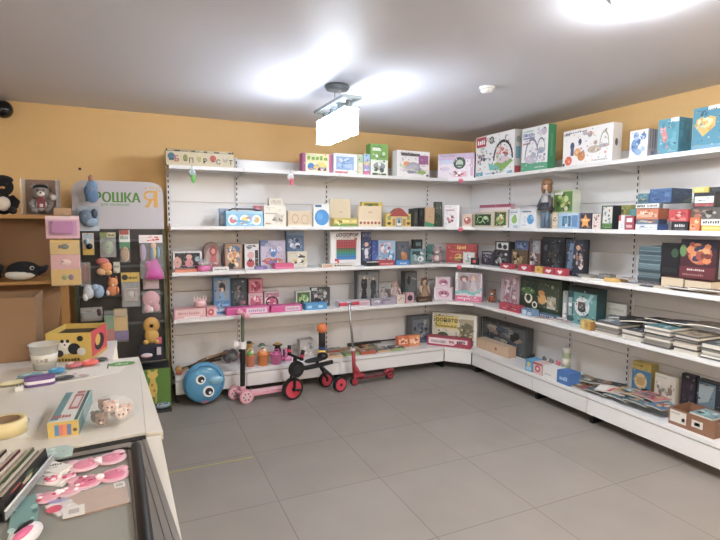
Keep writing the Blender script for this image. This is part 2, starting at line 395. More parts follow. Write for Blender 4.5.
I('activity_gym_box', 'large white baby gym box with a red corner label and a dark beaded arch', 'toy box', 'R', 'T', 476.5, 514.5, 133.5, 'f1f1f2',
  'r .02 .74 .28 .98 cf3040; s .05 .8 .26 .92 4 ffffff; c .43 .86 .09 5c6f66; c .43 .86 .05 a8b8ac; p 86b556 .5 .28 .7 .06 .98 .3 .8 .4; a .73 .36 .25 .46 .14 0 180 2f2f33; g .55 .42 .9 .72 9 de7a72,e9b0b0,b54a4a,f1d9c9; e .73 .36 .16 .08 e9d2d6; g .03 .3 .3 .62 9 9c7b84,b7b7c6,5b5b66; p 6fc6bd .36 .32 .62 .22 .62 .12 .4 .14; r .03 .03 .22 .12 6fb3c9; r .3 .05 .7 .08 9fc7dc; r .85 .02 .98 .08 7fb7c9', df=.03, us=522, side='d8d8da', sspec='r .1 .02 .9 .18 c94450; r .2 .35 .8 .62 78b2d6; e .5 .78 .3 .08 a3a3a8', g=GT)
I('activity_gym_box', 'white baby gym box with a solid green side panel', 'toy box', 'R', 'T', 522.5, 548.3, 126.5, 'eef0f3',
  'r 0 0 1 .1 4fae86; p 4fae86 0 .1 1 .1 1 .16 0 .22; s .05 .8 .5 .88 8 5c6fa6; r .05 .74 .5 .78 8d97c6; r .05 .62 .34 .66 d08aa0; a .4 .3 .27 .46 .14 0 180 8f8aa6; e .4 .27 .26 .1 c9c2d2; g .2 .25 .6 .6 9 cba9b0,a7b6d6,e4dfe9; a .76 .45 .16 .28 .14 0 180 777b88; e .76 .44 .15 .07 aab2c4; c .86 .86 .09 c8c2d0; c .72 .84 .06 d9d4dd; g .62 .16 .96 .36 6 d6a6ae,b8bcc9', df=.03, us=556, side='2f9a6c', top='3aa678', sspec='r .35 .3 .6 .8 50ad86', g=GT)
I('activity_gym_box', 'long white toy box with orange balls and dark blue bear shapes', 'toy box', 'R', 'T', 564, 613, 127, 'f0eff0',
  'e .2 .55 .045 .11 4c5478; e .36 .64 .035 .09 4c5478; r .17 .28 .24 .5 5d6488; c .31 .36 .11 f0a248; c .4 .24 .13 d9873a; c .13 .15 .13 e8694a; c .31 .36 .05 f6c27a; e .66 .38 .14 .1 c9b8a8; c .68 .55 .06 b7a08e; g .55 .3 .78 .5 5 e6d6c6,ab9a8f; a .85 .45 .09 .38 .14 0 180 9ba58f; e .85 .44 .1 .05 b9b0c0; c .46 .86 .07 b9b6bb; c .57 .8 .08 a5989b; r .66 .06 .92 .09 8a8a90; s .03 .86 .16 .93 4 4a4f68; r .02 .0 .06 .08 30303a', df=.03, us=622, side='dcdadb', sspec='e .4 .5 .16 .1 55565c', g=GT)
I('toy_box', 'small white box with blue blob shapes and a grey striped side', 'toy box', 'R', 'T', 630, 648, 130, 'eceef2',
  'c .35 .8 .11 6d9ad2; c .75 .75 .12 5c88c2; e .3 .45 .2 .25 6f9bd0; e .5 .2 .2 .12 8fb3df; c .75 .3 .1 b8cfe9; g .1 .1 .9 .9 6 4c78b8,a9c4e6', df=.03, us=657.5, side='a5a3ab', top='c9c8cc', sspec='r .2 .3 .3 1 77757f; r .45 .3 .55 1 77757f; r .7 .3 .8 1 77757f; c .5 .14 .08 6d8fb8', g=GT)
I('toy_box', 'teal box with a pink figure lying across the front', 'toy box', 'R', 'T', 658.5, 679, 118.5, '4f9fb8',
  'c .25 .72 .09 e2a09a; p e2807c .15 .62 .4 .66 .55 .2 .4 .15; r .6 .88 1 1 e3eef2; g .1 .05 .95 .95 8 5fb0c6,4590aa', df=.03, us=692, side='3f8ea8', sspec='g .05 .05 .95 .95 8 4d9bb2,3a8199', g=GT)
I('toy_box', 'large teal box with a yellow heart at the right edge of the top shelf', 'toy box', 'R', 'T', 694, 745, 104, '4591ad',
  'p d9b056 .22 .3 .06 .55 .08 .72 .2 .78 .27 .7 .34 .78 .46 .72 .46 .52; g .08 .4 .44 .76 12 ecd08a,c99a40,f0dca6; r .3 .9 .8 1 e6eef2; g .1 .7 .3 .98 5 2f5a6c,37697c; r 0 0 1 .1 6a9fc0', df=.02, d=.15, side='3b86a0', g=GT)

# hanging bits and red price tags on the front edges
for u, v, label, c1, c2 in ((192, 168, 'small grey toy with a bright green end hanging from the top shelf', '9fb0b4', '55c23c'), (290.5, 172, 'small white card with a pink toy hanging from the middle of the top shelf', 'dfe0e2', 'dd4f78')):
    P = on_y(u, v, YB-.012)
    t = thing('hanging_toy', label, 'toy', P, 0, 'little toys hung from the top shelf edge')
    MB().tube([(0, .008, .02), (0, 0, .03), (0, -.004, .0), (0, 0, -.02)], .002, CHROME).obj('hook', t)
    MB().ell((0, 0, -.045), (.032, .01, .035), c1).ell((-.018, -.008, -.03), .008, 'e8e8ea').ell((.014, -.008, -.03), .008, 'e8e8ea').obj('card', t)
    MB().ell((.008, -.004, -.095), (.017, .008, .032), c2).ell((.004, -.008, -.07), (.02, .008, .015), c2).obj('body', t)
for u, v, nm in ((461, 181, 'top'), (461, 229.5, 'second'), (459.5, 267, 'third')):
    P = on_plane(u, v, (3.165, 4.40, 0), Vector((-.7, -.72, 0)).normalized()); P += Vector((-.014, -.014, 0))
    o = MB().box(-.022, 0, -.02, .022, .003, .02, 'd0405c').art('r .2 .3 .8 .7 e6a0ae', tfront(.044, .04, 0), 1.1).obj('price_tag', None, P, -PI/4)
    tag(o, f'small red price tag on the corner front edge of the {nm} shelf', 'price tag', 'red price tags in the corner')

# ================================================================== second shelf
I('puzzle_box', 'grey-blue thin box behind the left end of the light blue three-picture box', 'toy box', 'B', '2', 219.5, 230, 208.5, '8aa3bd', 'r .1 .1 .9 .6 b5c3d4', df=.16, d=.06, g=G2)
t = I('craft_kit_box', 'light blue box with three round pictures and a dark carrying handle', 'toy box', 'B', '2', 226, 263, 211, '7fc2e4',
  'r .0 .82 1 1 9ed4ee; e .18 .42 .13 .34 e8f0f0; e .5 .42 .13 .34 eef1e4; e .82 .42 .13 .34 e9efe9; c .18 .4 .22 d87a80; c .5 .42 .2 e6cf7a; c .82 .42 .2 d9b46a; g .08 .1 .92 .7 9 5fa9d4,bfe2f2,c98a8f', df=.03, d=.1, side='6fb4d8', g=G2)
MB().tube([(-.14, .04, top(t)-1.557), (-.1, .04, top(t)-1.557+.018), (.1, .04, top(t)-1.557+.018), (.14, .04, top(t)-1.557)], .007, '32404f').obj('handle', t)
I('game_box', 'white box with a red band across its top, behind the tall white sketch box', 'toy box', 'B', '2', 254, 268, 205.8, 'e6e2e2', 'r 0 .72 1 1 c9485c; r .1 .8 .6 .9 e9a0aa', df=.2, d=.05, g=G2)
o = I('construction_kit_box', 'tall cream box with pencil drawings, third from the left end of the second shelf', 'toy box', 'B', '2', 264, 286, 206, 'e4dfcf',
  'r .05 .6 .6 .66 b5ab98; e .62 .4 .2 .22 c9c2b4; g .3 .15 .95 .6 9 a79c88,cfc7b4,8f8674; r .06 .1 .3 .16 b89a7a', df=.05, d=.1, g=G2)
I('construction_kit_box', 'small cream box lying on top of the tall cream box with drawings', 'toy box', 'B', '2', 269, 283, 198.3, 'ddd6c4', 'r .1 .2 .9 .8 cbc2ad; g .15 .2 .85 .8 4 94866e,bcae92', df=.07, d=.06, z=top(o), g=G2)
I('wooden_board', 'beige plywood board with a faint outline drawing, left of the blue round face', 'toy board', 'B', '2', 288, 312, 211, 'd9c3a0', 'a .3 .5 .14 .3 .2 0 360 b39a74; a .7 .45 .16 .32 .2 0 360 c2ab86; r .0 .0 1 .12 e6dcc9', df=.06, d=.05, g=G2)
I('wooden_board', 'white board with a big blue round shape', 'toy board', 'B', '2', 313.5, 329.5, 204, 'e6e6e2', 'e .52 .4 .46 .36 3f93d6; e .4 .45 .2 .16 55a5e2; r .1 .86 .5 .96 4a6f9c', df=.06, d=.04, g=G2)
I('wooden_board', 'tall plain beige plywood board leaning against the shelf back', 'toy board', 'B', '2', 330.5, 351, 199, 'd8c6a4', 'r .45 .5 .6 .54 b9a37c', df=.15, d=.02, lean=-.08, g=G2)
I('game_box', 'low yellow and green box in front of the plain plywood board', 'toy box', 'B', '2', 334, 357.5, 218, 'cdb54a', 'r 0 0 1 .3 6f9a3a; r .05 .45 .95 .75 e3d47a; g .05 .1 .95 .9 8 8a7a2c,ece29a', df=.02, d=.09, g=G2)
I('game_box', 'yellow box standing behind the beige card with red dots', 'toy box', 'B', '2', 362, 382.5, 202, 'd8c040', 'r .1 .85 .8 .95 8a7a2c; r .3 .8 .5 .9 4f6a3a', df=.18, d=.05, g=G2)
I('wooden_board', 'beige card with a row of small red-brown dots along its foot', 'toy board', 'B', '2', 358.5, 381.5, 206, 'dcc6a2', 'r 0 0 1 .34 e2cfae; c .1 .18 .07 9c4a34; c .26 .18 .07 a8543c; c .42 .18 .07 9c4a34; c .58 .18 .07 a8543c; c .74 .18 .07 9c4a34; c .9 .18 .07 a8543c; e .5 .7 .1 .05 c7ad84', df=.06, d=.05, g=G2)
# little wooden house
W, H, c, rz = place('B', 1.557, 387, 411, 208, .05)
t = thing('toy_house', 'small wooden toy house with a red roof and yellow side wings', 'toy house', c, 0)
MB().box(-W*.3, 0, 0, W*.3, .06, H*.6, 'd6c07a').art('r .3 0 .7 .8 8a9aa4; r .36 .1 .64 .6 ece7d8; c .5 .45 .16 4a6a8c; r .05 .1 .25 .7 b5843c; r .75 .1 .95 .7 b5843c', tfront(W*.6, H*.6), .9*W/H).obj('wall', t)
MB().add([(-W*.42, -.006, H*.55), (W*.42, -.006, H*.55), (W*.12, -.006, H*.95), (0, -.006, H), (-W*.12, -.006, H*.95), (-W*.42, .066, H*.55), (W*.42, .066, H*.55), (W*.12, .066, H*.95), (0, .066, H), (-W*.12, .066, H*.95)],
   [(0, 1, 2, 3, 4), (9, 8, 7, 6, 5), (0, 5, 6, 1), (1, 6, 7, 2), (2, 7, 8, 3), (3, 8, 9, 4), (4, 9, 5, 0)], 'a5473f').obj('roof', t)
for s in (-1, 1):
    MB().box(-W*.1, 0, 0, W*.1, .05, H*.7, 'dcc050').art('r .2 .5 .8 .8 8a9a6a; c .5 .25 .12 6a4a2c', tfront(W*.2, H*.7), .3).obj('side_wing', t, (s*W*.4, .005, 0))
I('book', 'thin black book leaning right of the toy house', 'book', 'B', '2', 414, 418, 208.5, '3a3a38', 'r .2 .2 .8 .8 55584f', df=.06, d=.12, g='thin books at the corner of the second shelf', turn=0)
I('book', 'second black book, right against the tan folder', 'book', 'B', '2', 418.6, 424.4, 208, '1f2022', 'r .3 .6 .7 .9 3f4246', df=.06, d=.12, g='thin books at the corner of the second shelf')
I('wooden_board', 'tan folder with a green wave along its foot', 'toy board', 'B', '2', 425.2, 434.6, 207.5, 'cba77c', 'p 3f9a6a 0 0 1 0 1 .14 .5 .2 0 .3; r .45 .5 .55 .56 a8835a', df=.06, d=.05, g=G2)
I('book', 'dark green magazine standing between the tan folder and the corner card', 'book', 'B', '2', 435.5, 443, 202, '3c4a3a', 'r .1 .55 .9 .95 5a5e5a; g .05 .05 .95 .9 8 6a7a55,1c221c,8f9a86', df=.08, d=.03, lean=-.06, g='thin books at the corner of the second shelf')
I('toy_box', 'white card-like box with a red car picture, at the corner of the second shelf', 'toy box', 'C', '2', 444, 459.5, 205, 'e9e4e6', 'g .1 .15 .9 .6 9 c86a70,d9a0a6,7d5a60; r .1 .72 .7 .8 d0a8b0; r .86 0 1 1 f4f2f2', df=.07, d=.06, g=G2)
I('toy_box', 'little beige box with a red animal, left of the dark green cut-out box', 'toy box', 'C', '2', 462, 471.8, 214, 'd6b9a6', 'c .55 .5 .28 b8564a; c .45 .6 .1 f0dccb; r 0 0 1 .12 e6d6c6', df=.03, d=.06, g=G2)
I('game_box', 'wide pink and white box behind the green cut-out boxes', 'toy box', 'R', '2', 479.5, 511, 204.5, 'd9a6b0', 'r .02 .05 .98 .86 ecdede; r 0 .88 1 1 b8506e', df=.22, d=.05, g=G2)
I('vehicle_toy_box', 'cream box with a dark green window full of light green shapes', 'toy box', 'R', '2', 473.5, 492.5, 212, 'd8cdb2', 'r .08 .12 .92 .85 2c4a30; a .35 .5 .16 .24 .3 0 360 b8dc9a; a .65 .5 .16 .24 .3 0 360 a8d088; g .1 .15 .9 .8 7 5f8a55,d6e6c0,1c2e1e', df=.06, d=.1, g=G2)
I('vehicle_toy_box', 'cream box with a green animal picture, next to the green window box', 'toy box', 'R', '2', 493.2, 507.5, 210.5, 'd9c9a8', 'r .1 .1 .9 .9 4a5f38; e .5 .45 .28 .26 9fc26a; c .6 .6 .12 e6d08a; g .1 .1 .9 .9 7 b5763c,6f9a4a,efe6c0; r .75 0 .98 .12 e9eef2', df=.06, d=.1, g=G2)
I('toy_box', 'white box with a light green crocodile shape', 'toy box', 'R', '2', 508.5, 519.5, 209, 'e2e6ea', 'r 0 0 .08 1 4a6fae; e .55 .42 .26 .2 8fc25a; c .6 .6 .1 7fb64c; r .15 .78 .8 .86 a3b2c2; r .5 0 .9 .12 8fc0dc', df=.06, d=.1, g=G2)
I('toy_box', 'white box with a round light blue creature', 'toy box', 'R', '2', 520.3, 536, 209, 'e6e8ec', 'e .66 .45 .22 .26 4f9ed6; c .75 .55 .1 7fbce6; r .12 .82 .7 .9 7f8a98; r .1 .1 .4 .18 c4ccd4; e .3 .45 .12 .2 d9dde2', df=.06, d=.1, g=G2)
# doll standing on the shelf
W, H, c, rz = place('R', 1.557, 535.5, 553, 178.5, .05)
t = thing('rag_doll', 'standing rag doll with fair hair, white blouse, dark skirt and blue jeans', 'doll', c, rz, G2)
b = MB()
for s in (-1, 1): b.tube([(s*.02, .03, .0), (s*.022, .03, .08), (s*.018, .03, .17)], [.018, .02, .024], '5f7891')
b.tube([(0, .03, .15), (0, .03, .2), (0, .03, .27), (0, .03, .3)], [.04, .045, .042, .016], 'a8a6a8', n=12)
b.ell((0, .03, H-.055), (.04, .036, .046), 'd8ab86')
for s in (-1, 1): b.tube([(s*.035, .03, .285), (s*.062, .02, .23), (s*.07, .005, .185)], [.015, .014, .012], '5f6068')
b.obj('body', t)
MB().lathe([(.035, .245), (.055, .2), (.075, .165), (.07, .16)], '3a3d48', (0, .03, 0)).obj('skirt', t)
MB().ell((0, .036, H-.04), (.05, .044, .044), '8f6440').ell((-.035, .03, H-.08), (.018, .025, .05), '8f6440').ell((.038, .03, H-.085), (.018, .025, .05), '7d5636').obj('hair', t)
MB().ell((-.014, -.006, H-.055), .006, '2a2422').ell((.014, -.006, H-.055), .006, '2a2422').ell((0, -.007, H-.073), (.009, .003, .003), 'b0504a').obj('face', t)
o = I('game_box', 'cream box with colourful figures under the green farm box', 'toy box', 'R', '2', 552, 557.8, 213, 'd4c8b0', 'g .05 .05 .95 .9 9 c85a4a,6f8a4a,e6d9b4,7a5a44', df=.05, d=.1, g=G2)
o2 = I('toy_box', 'light blue toy box shaped like a window frame with dark opening', 'toy box', 'R', '2', 558.4, 578.5, 213, '8fb9d8', 'r .2 .15 .62 .8 3f6a88; r .28 .3 .54 .7 5f8fae; c .42 .2 .12 d9e2e9; r .7 .1 .95 .9 5f8cc0; r .02 .85 .98 .97 b8d4e6; r .45 .15 .48 .8 a8cbe0', df=.05, d=.22, g=G2)
I('game_box', 'green box with an animal picture, resting on the blue window box behind the doll', 'toy box', 'R', '2', 549, 573, 190, 'b8c49a', 'r .22 .08 .98 .92 5f8a3c; r .0 0 .18 .7 8a4a44; g .25 .1 .96 .9 14 8fb24a,3f5f2c,c9d88a,d6b46a; r .25 .8 .6 .92 e9eee0; c .75 .2 .1 d9d2b8; r .05 .75 .2 .95 cfd6dc', df=.17, d=.09, z=top(o2), side='cfd6c0', g=G2)
I('toy_box', 'dark box with a big orange star-shaped toy', 'toy box', 'R', '2', 579.2, 591.5, 213, '3a3446', 'p eda02c .5 .95 .64 .66 .95 .6 .72 .4 .8 .08 .5 .24 .2 .08 .28 .4 .05 .6 .36 .66; c .4 .55 .05 fff3d0; c .6 .55 .05 fff3d0; r 0 0 .08 1 7a86c0', df=.05, d=.1, g=G2)
I('toy_box', 'small red and white patterned box right of the orange star', 'toy box', 'R', '2', 592.2, 600.5, 213.5, 'd9cfc9', 'g .05 .05 .95 .95 12 b84a4c,e9e4df,8a6a60,c98a7a', df=.05, d=.1, g=G2)
I('toy_box', 'white picture box with a dark green frame', 'toy box', 'R', '2', 601.5, 613, 205.5, '2f4a36', 'r .12 .1 .96 .95 d3d2cc; r .12 .05 .96 .25 4f8a3c; g .15 .2 .9 .9 10 b84a44,7fa0a6,e6e2da,6a6a60', df=.05, d=.1, us=621, side='23252a', g=G2)
I('toy_box', 'olive yellow box standing behind two small red and white boxes', 'toy box', 'R', '2', 620, 630.5, 205, 'a7a348', 'g .05 .05 .95 .95 10 c8c46a,6f7a34,8a8a50,d8d29a', df=.2, d=.07, g=G2)
I('card_game_box', 'small white card box with a red corner in front of the olive box', 'toy box', 'R', '2', 618.5, 624.3, 215, 'd8dbe0', 'r 0 .6 .4 1 c43e44; g .1 .05 .9 .6 6 8a94a2,b8c0c8', df=.03, d=.07, g=G2)
o = I('card_game_box', 'small red card box with white lettering, left of the big board game stack', 'toy box', 'R', '2', 625, 634, 216, 'a83a4a', 'r .15 .55 .8 .85 e9e0e0; r .15 .15 .8 .35 d8b0b4', df=.03, d=.09, side='7a2a3a', g=G2)
I('card_game_box', 'teal little box behind the small red card box', 'toy box', 'R', '2', 629, 636, 209, '5f9a9a', 'r .1 .1 .9 .6 a8c8c4', df=.18, d=.06, g=G2)
# board game stacks
GB = 'board games stacked on the second shelf'
o = I('board_game_box', 'white and blue board game at the bottom of the stack with the dark blue box', 'board game', 'R', '2', 635, 657, 224, 'c5ced8', 'r .04 .2 .9 .8 e6ebef; g .05 .2 .9 .8 8 4a6fa0,8a9ab0,2f4a78', df=.03, us=668, side='3f5f9a', g=GB)
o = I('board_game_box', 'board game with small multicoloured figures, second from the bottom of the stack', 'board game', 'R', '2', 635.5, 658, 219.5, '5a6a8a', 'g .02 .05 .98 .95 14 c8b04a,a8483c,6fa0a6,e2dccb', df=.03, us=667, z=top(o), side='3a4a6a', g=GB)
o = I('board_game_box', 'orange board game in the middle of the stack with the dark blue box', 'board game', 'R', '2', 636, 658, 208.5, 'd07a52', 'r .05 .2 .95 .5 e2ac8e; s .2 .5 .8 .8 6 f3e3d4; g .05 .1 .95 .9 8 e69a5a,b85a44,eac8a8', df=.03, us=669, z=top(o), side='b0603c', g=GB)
o = I('board_game_box', 'grey board game with a white lettered front strip', 'board game', 'R', '2', 635, 660, 203.2, '7a8288', 'r .02 .1 .95 .9 e9e9e6; s .08 .25 .42 .8 5 3a3e48; s .5 .3 .9 .7 8 6a6e78', df=.025, us=663, z=top(o), side='6a7278', g=GB)
o3 = o
I('board_game_box', 'teal patterned box at the left on top of the white lettered game', 'board game', 'R', '2', 637.5, 648.5, 193.5, '4f8090', 'r .1 .1 .9 .35 3a6070; g .05 .05 .95 .95 8 6fa8b4,2f5a6a,c9a878', df=.05, d=.13, z=top(o), g=GB)
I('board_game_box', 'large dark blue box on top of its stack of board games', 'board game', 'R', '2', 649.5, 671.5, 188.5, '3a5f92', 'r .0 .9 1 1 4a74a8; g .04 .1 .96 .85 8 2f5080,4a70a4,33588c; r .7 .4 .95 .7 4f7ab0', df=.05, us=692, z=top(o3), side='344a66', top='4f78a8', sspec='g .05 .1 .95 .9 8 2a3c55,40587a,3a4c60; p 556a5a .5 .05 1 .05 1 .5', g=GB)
o = I('board_game_box', 'black game box with white lettering, right of the orange game', 'board game', 'R', '2', 671, 688, 221.5, '26262a', 's .2 .4 .85 .75 5 c9c9cc; r .2 .12 .8 .2 6a6a70', df=.03, d=.16, g=GB)
I('board_game_box', 'bright red game box stacked on the black one', 'board game', 'R', '2', 668.5, 688, 209.5, 'c23a40', 'r .1 .1 .9 .3 da7a74; c .55 .6 .22 e6b0a0; g .05 .1 .95 .9 5 a02a34,d8545a', df=.03, d=.16, z=top(o), g=GB)
o = I('board_game_box', 'yellow game box at the foot of the stack at the right edge', 'board game', 'R', '2', 701, 722, 225.5, 'cdb03a', 'r .05 .3 .95 .7 dfc96a', df=.03, d=.2, g=GB)
o = I('board_game_box', 'game box with a white lettered front on the yellow one', 'board game', 'R', '2', 700.5, 722, 219.2, 'dcdcd8', 's .1 .3 .9 .75 7 4a4a50', df=.03, d=.2, z=top(o), g=GB)
I('board_game_box', 'upright orange game box left of the yellow one at the right edge', 'board game', 'R', '2', 689.5, 699.5, 217.5, 'd8703c', 'r .1 .1 .6 .5 e6a070; c .7 .7 .16 f0c08a; g .1 .1 .9 .9 5 b8502c,e88a4a', df=.03, d=.12, g=GB)
o = I('board_game_box', 'grey and dark patterned game box under the dark box with the red band', 'board game', 'R', '2', 690.5, 720, 207.5, '5a5652', 'g .02 .05 .98 .95 16 b5674a,8a8680,3a3836,a8a49c,6a4a40', df=.05, d=.2, z=top(o), g=GB)
o = I('board_game_box', 'dark box with a white front label above a red band', 'board game', 'R', '2', 693.5, 715, 192.5, '34373a', 'r .05 .3 .95 .75 d9dcd8; r .05 .08 .95 .26 b04a4a; g .1 .35 .6 .7 4 8aa89a,6a7a78', df=.06, d=.18, z=top(o), g=GB)
I('board_game_box', 'flat yellow game box on top of the stack at the right edge', 'board game', 'R', '2', 692.5, 708.5, 187.3, 'cfbe3e', 'r .1 .2 .7 .8 e2d877', df=.06, d=.15, z=top(o), g=GB)
I('board_game_box', 'black game box topping the stack right of the flat yellow one', 'board game', 'R', '2', 709.5, 722, 187, '2a2c30', 'r .1 .2 .9 .8 3c4046', df=.06, d=.15, z=top(o), g=GB)

# ================================================================== third shelf
I('doll_box', 'black fronted box with white edges and three little pink figures', 'toy box', 'B', '3', 173, 202, 251.5, '33383c',
  'r 0 0 .06 1 e6e2e2; r .93 0 1 1 e6e2e2; r 0 .92 1 1 d0ced0; e .55 .72 .11 .13 e0aaa0; e .55 .4 .14 .22 d98f94; e .15 .45 .14 .3 d9a49c; e .85 .6 .1 .14 9fb4c0; g .1 .02 .9 .3 9 7a8a9a,c98a92,55646e; r .1 .08 .9 .16 5f7c88', df=.14, d=.1, side='e0dcdc', g=G3)
o = I('jigsaw_pack', 'flat orange pack lying at the left end of the third shelf', 'toy pack', 'B', '3', 175, 197, 269.5, 'dd7a58', 'r .05 .3 .8 .6 e89a7c', df=.015, d=.1, g=G3)
# pink tub
W, H, c, rz = place('B', 1.158, 197.5, 211.5, 262.5, .02)
t = thing('beading_tub', 'round pink tub with a clear dome of beads at the left of the third shelf', 'tub', c+Vector((0, .06, 0)), 0, G3)
MB().lathe([(.052, 0), (.06, .01), (.063, .05), (.058, .05)], 'd8649c').obj('tub', t)
MB().lathe([(.058, .05), (.05, .085), (.03, .105), (0, .11)], CLEAR2).obj('lid', t)
m = MB(); rnd = random.Random(4)
for i in range(14): m.ell((rnd.uniform(-.035, .035), rnd.uniform(-.035, .035), .055+rnd.uniform(0, .02)), .013, rnd.choice(['9fc08a', 'e8dfe4', 'd98fb0', '8fa3c4']), n=8, m=6)
m.obj('beads', t, None).__setitem__('kind', 'stuff')
# arched doll case
W, H, c, rz = place('B', 1.158, 204, 220.5, 242.5, .2)
t = thing('doll_box', 'brown arched clear case with a pink haired doll', 'toy box', c, 0, G3)
pts = [(-W/2, 0), (W/2, 0)]+[(W/2*math.cos(R(a)), H-W*.45+W*.45*math.sin(R(a))) for a in range(0, 181, 15)]
m = MB(); m.add([(x, y, z) for y in (0, .07) for x, z in pts], [list(range(len(pts))), list(range(len(pts), 2*len(pts)))[::-1]]+[[i, len(pts)+i, len(pts)+(i+1) % len(pts), (i+1) % len(pts)] for i in range(len(pts))], '8a6f6a')
m.art('e .5 .45 .42 .4 b39a94; e .55 .3 .2 .3 c05f62; c .55 .66 .12 d99a8c; a .55 .68 .24 .2 .5 0 360 a84f50; g .15 .05 .85 .3 7 e0b0b0,a05a60,7d9a8a', tfront(W, H), W/H, 3); m.obj('case', t)
I('game_box', 'flat white box with a row of black dots along the third shelf edge', 'toy box', 'B', '3', 213, 229, 267.3, 'e6e2e0', 's .08 .3 .92 .65 10 4a4648', df=.02, d=.09, g=G3)
I('puzzle_box', 'brown edged box with a bright mixed cartoon picture', 'toy box', 'B', '3', 224.5, 242, 243.5, '8a6a52', 'r .06 .03 .97 .97 b58e74; e .5 .78 .4 .14 4f6f9c; e .5 .5 .36 .2 d9c9ae; e .4 .15 .2 .14 2c3136; g .08 .05 .94 .95 18 d98a5a,e9dcc9,a84a3c,6f94a8,d9b04a', df=.16, d=.07, g=G3)
I('puzzle_box', 'white box with a red vehicle and black spotted edges', 'toy box', 'B', '3', 244.5, 259, 244, 'dcd8da', 'g .05 .78 .95 .97 7 2a2a2e,55555a; r .72 .08 .95 .75 3a3a40; g .72 .08 .95 .75 6 e9e9ea,1c1c20; e .4 .22 .28 .16 c44a52; c .42 .55 .14 d9a8a0; c .4 .36 .07 2a2a2e', df=.16, d=.07, side='26262a', g=G3)
I('puzzle_box', 'pale lilac box with a round blue creature above red shapes', 'toy box', 'B', '3', 260.5, 285.5, 240.5, 'bcb6cc', 'r 0 .8 .3 1 6f7fa8; c .5 .62 .16 5f95d0; c .5 .5 .1 4a80c0; c .45 .64 .04 ffffff; c .55 .64 .04 ffffff; e .3 .25 .2 .12 c4564a; e .65 .22 .24 .14 c86a4a; g .05 .05 .95 .35 10 8f6fae,d9a04a,4a7a9a; g .05 .4 .95 .95 8 d3cede,a8a4c0', df=.16, d=.07, g=G3)
I('toy_bag', 'small purple bag in front of the white box with the red vehicle', 'toy bag', 'B', '3', 256, 268, 266.5, '8068a8', 'r .1 .2 .6 .7 a08ac4', df=.05, d=.07, g=G3)
I('toy_tray', 'hot pink shallow tray on the third shelf below the blue creature', 'toy tray', 'B', '3', 275, 294, 263.5, 'dd4f88', 'r .05 .1 .95 .4 e87aa4', df=.02, d=.1, g=G3)
o = I('puzzle_box', 'white and yellow box carrying the dark blue box left of the popping toy', 'toy box', 'B', '3', 287.5, 307, 251.5, 'd6d2c0', 'g .05 .1 .95 .9 14 d9bd52,e9e6de,55555a,c9c09a; r .55 .6 .9 .7 3a3a40', df=.16, d=.08, g=G3)
I('puzzle_box', 'dark blue box with white figures, on top of the white and yellow box', 'toy box', 'B', '3', 286.5, 304, 231, '4f6c90', 'r 0 .8 1 1 7f94b0; c .3 .3 .11 dfe3ea; c .62 .3 .13 e6e8ec; c .5 .55 .09 c9d2e0; g .05 .05 .95 .8 9 33486a,6f8ab0,a0b2c8', df=.17, d=.07, z=top(o), g=G3)
# popping fidget board
L_ = 'r .2 .68 .84 .76 a84a52; r .2 .6 .84 .68 b04046; r .2 .52 .84 .6 b23f42; r .2 .44 .84 .52 5f6a4a; r .2 .36 .84 .44 2f8f6c; r .2 .28 .84 .36 2c83a0; r .2 .18 .84 .28 3278bd; '
for j, c1 in enumerate(['3f8fd0', '3a93b4', '3a9d7c', '76805c', 'c2565a', 'bd565a', 'b85a60']):
    for i in range(8): L_ += f'c {.24+i*.08} {.22+j*.082} .028 {c1}; '
I('fidget_toy_box', 'large white box showing a rainbow red to blue popping board', 'toy box', 'B', '3', 330, 361, 231.5, 'dfdcda',
  L_+'w .52 .9 .15 3a3036 LOGOPOP; s .38 .81 .62 .83 10 8a8486; c .16 .12 .1 c83a4c; r .12 .1 .2 .14 f2dfe2; c .79 .78 .05 b86a52; p e8e6e4 0 0 .12 0 .12 .84 .2 .98 0 .9', df=.15, d=.06, side='cfcccb', g=G3)
I('game_box', 'flat white box with black lettering below the rainbow popping board', 'toy box', 'B', '3', 322, 355, 264, 'd8cfc2', 's .38 .3 .92 .75 7 25211f; r .03 .2 .3 .7 c98a58', df=.03, d=.1, g=G3)
I('game_box', 'tall dark navy box with a little white suited figure', 'toy box', 'B', '3', 361.8, 371.2, 232, '454f72', 'c .5 .62 .07 d9b49c; e .5 .38 .22 .13 e3e2ea; r .35 .2 .65 .28 dfdfe6; r .2 .85 .8 .92 5f6a94', df=.18, d=.07, g=G3)
I('game_box', 'plain blue box next to the tall navy box', 'toy box', 'B', '3', 371.8, 378, 240.5, '3f58a0', 'r .1 .1 .9 .5 4f6ab4; p 8fa8d8 .2 0 1 0 1 .4', df=.18, d=.07, g=G3)
I('puzzle_box', 'light blue cartoon box with pink and white patches', 'toy box', 'B', '3', 378.5, 395.5, 240.5, '9fc0da', 'e .25 .62 .2 .25 d98f94; e .75 .35 .2 .24 5f94c4; r .3 .75 .7 .92 e6c9cf; g .05 .05 .95 .95 14 e6ecf0,7fb0d4,c9566a,b8d4e4', df=.18, d=.07, g=G3)
I('book', 'grey book with an orange animal on its cover', 'book', 'B', '3', 396.5, 409, 241.5, '5a626c', 'e .62 .3 .24 .22 c47a44; c .5 .45 .1 c98a5a; g .1 .5 .9 .95 6 6f7882,464e58', df=.18, d=.04, g=G3)
o = I('game_box', 'teal and black box with a white animal under a small black box', 'toy box', 'B', '3', 410.5, 425, 249, '6f979f', 'r .1 .55 .7 .85 2c4a50; e .7 .3 .22 .2 e6e6e2; g .05 .05 .95 .95 9 a8c4c6,3f6a72,d9d6cc', df=.16, d=.08, g=G3)
I('game_box', 'small black box on top of the teal and black box', 'toy box', 'B', '3', 414, 422.5, 239.5, '2c3234', 'r .2 .3 .8 .7 6a7a7c', df=.17, d=.06, z=top(o), g=G3)
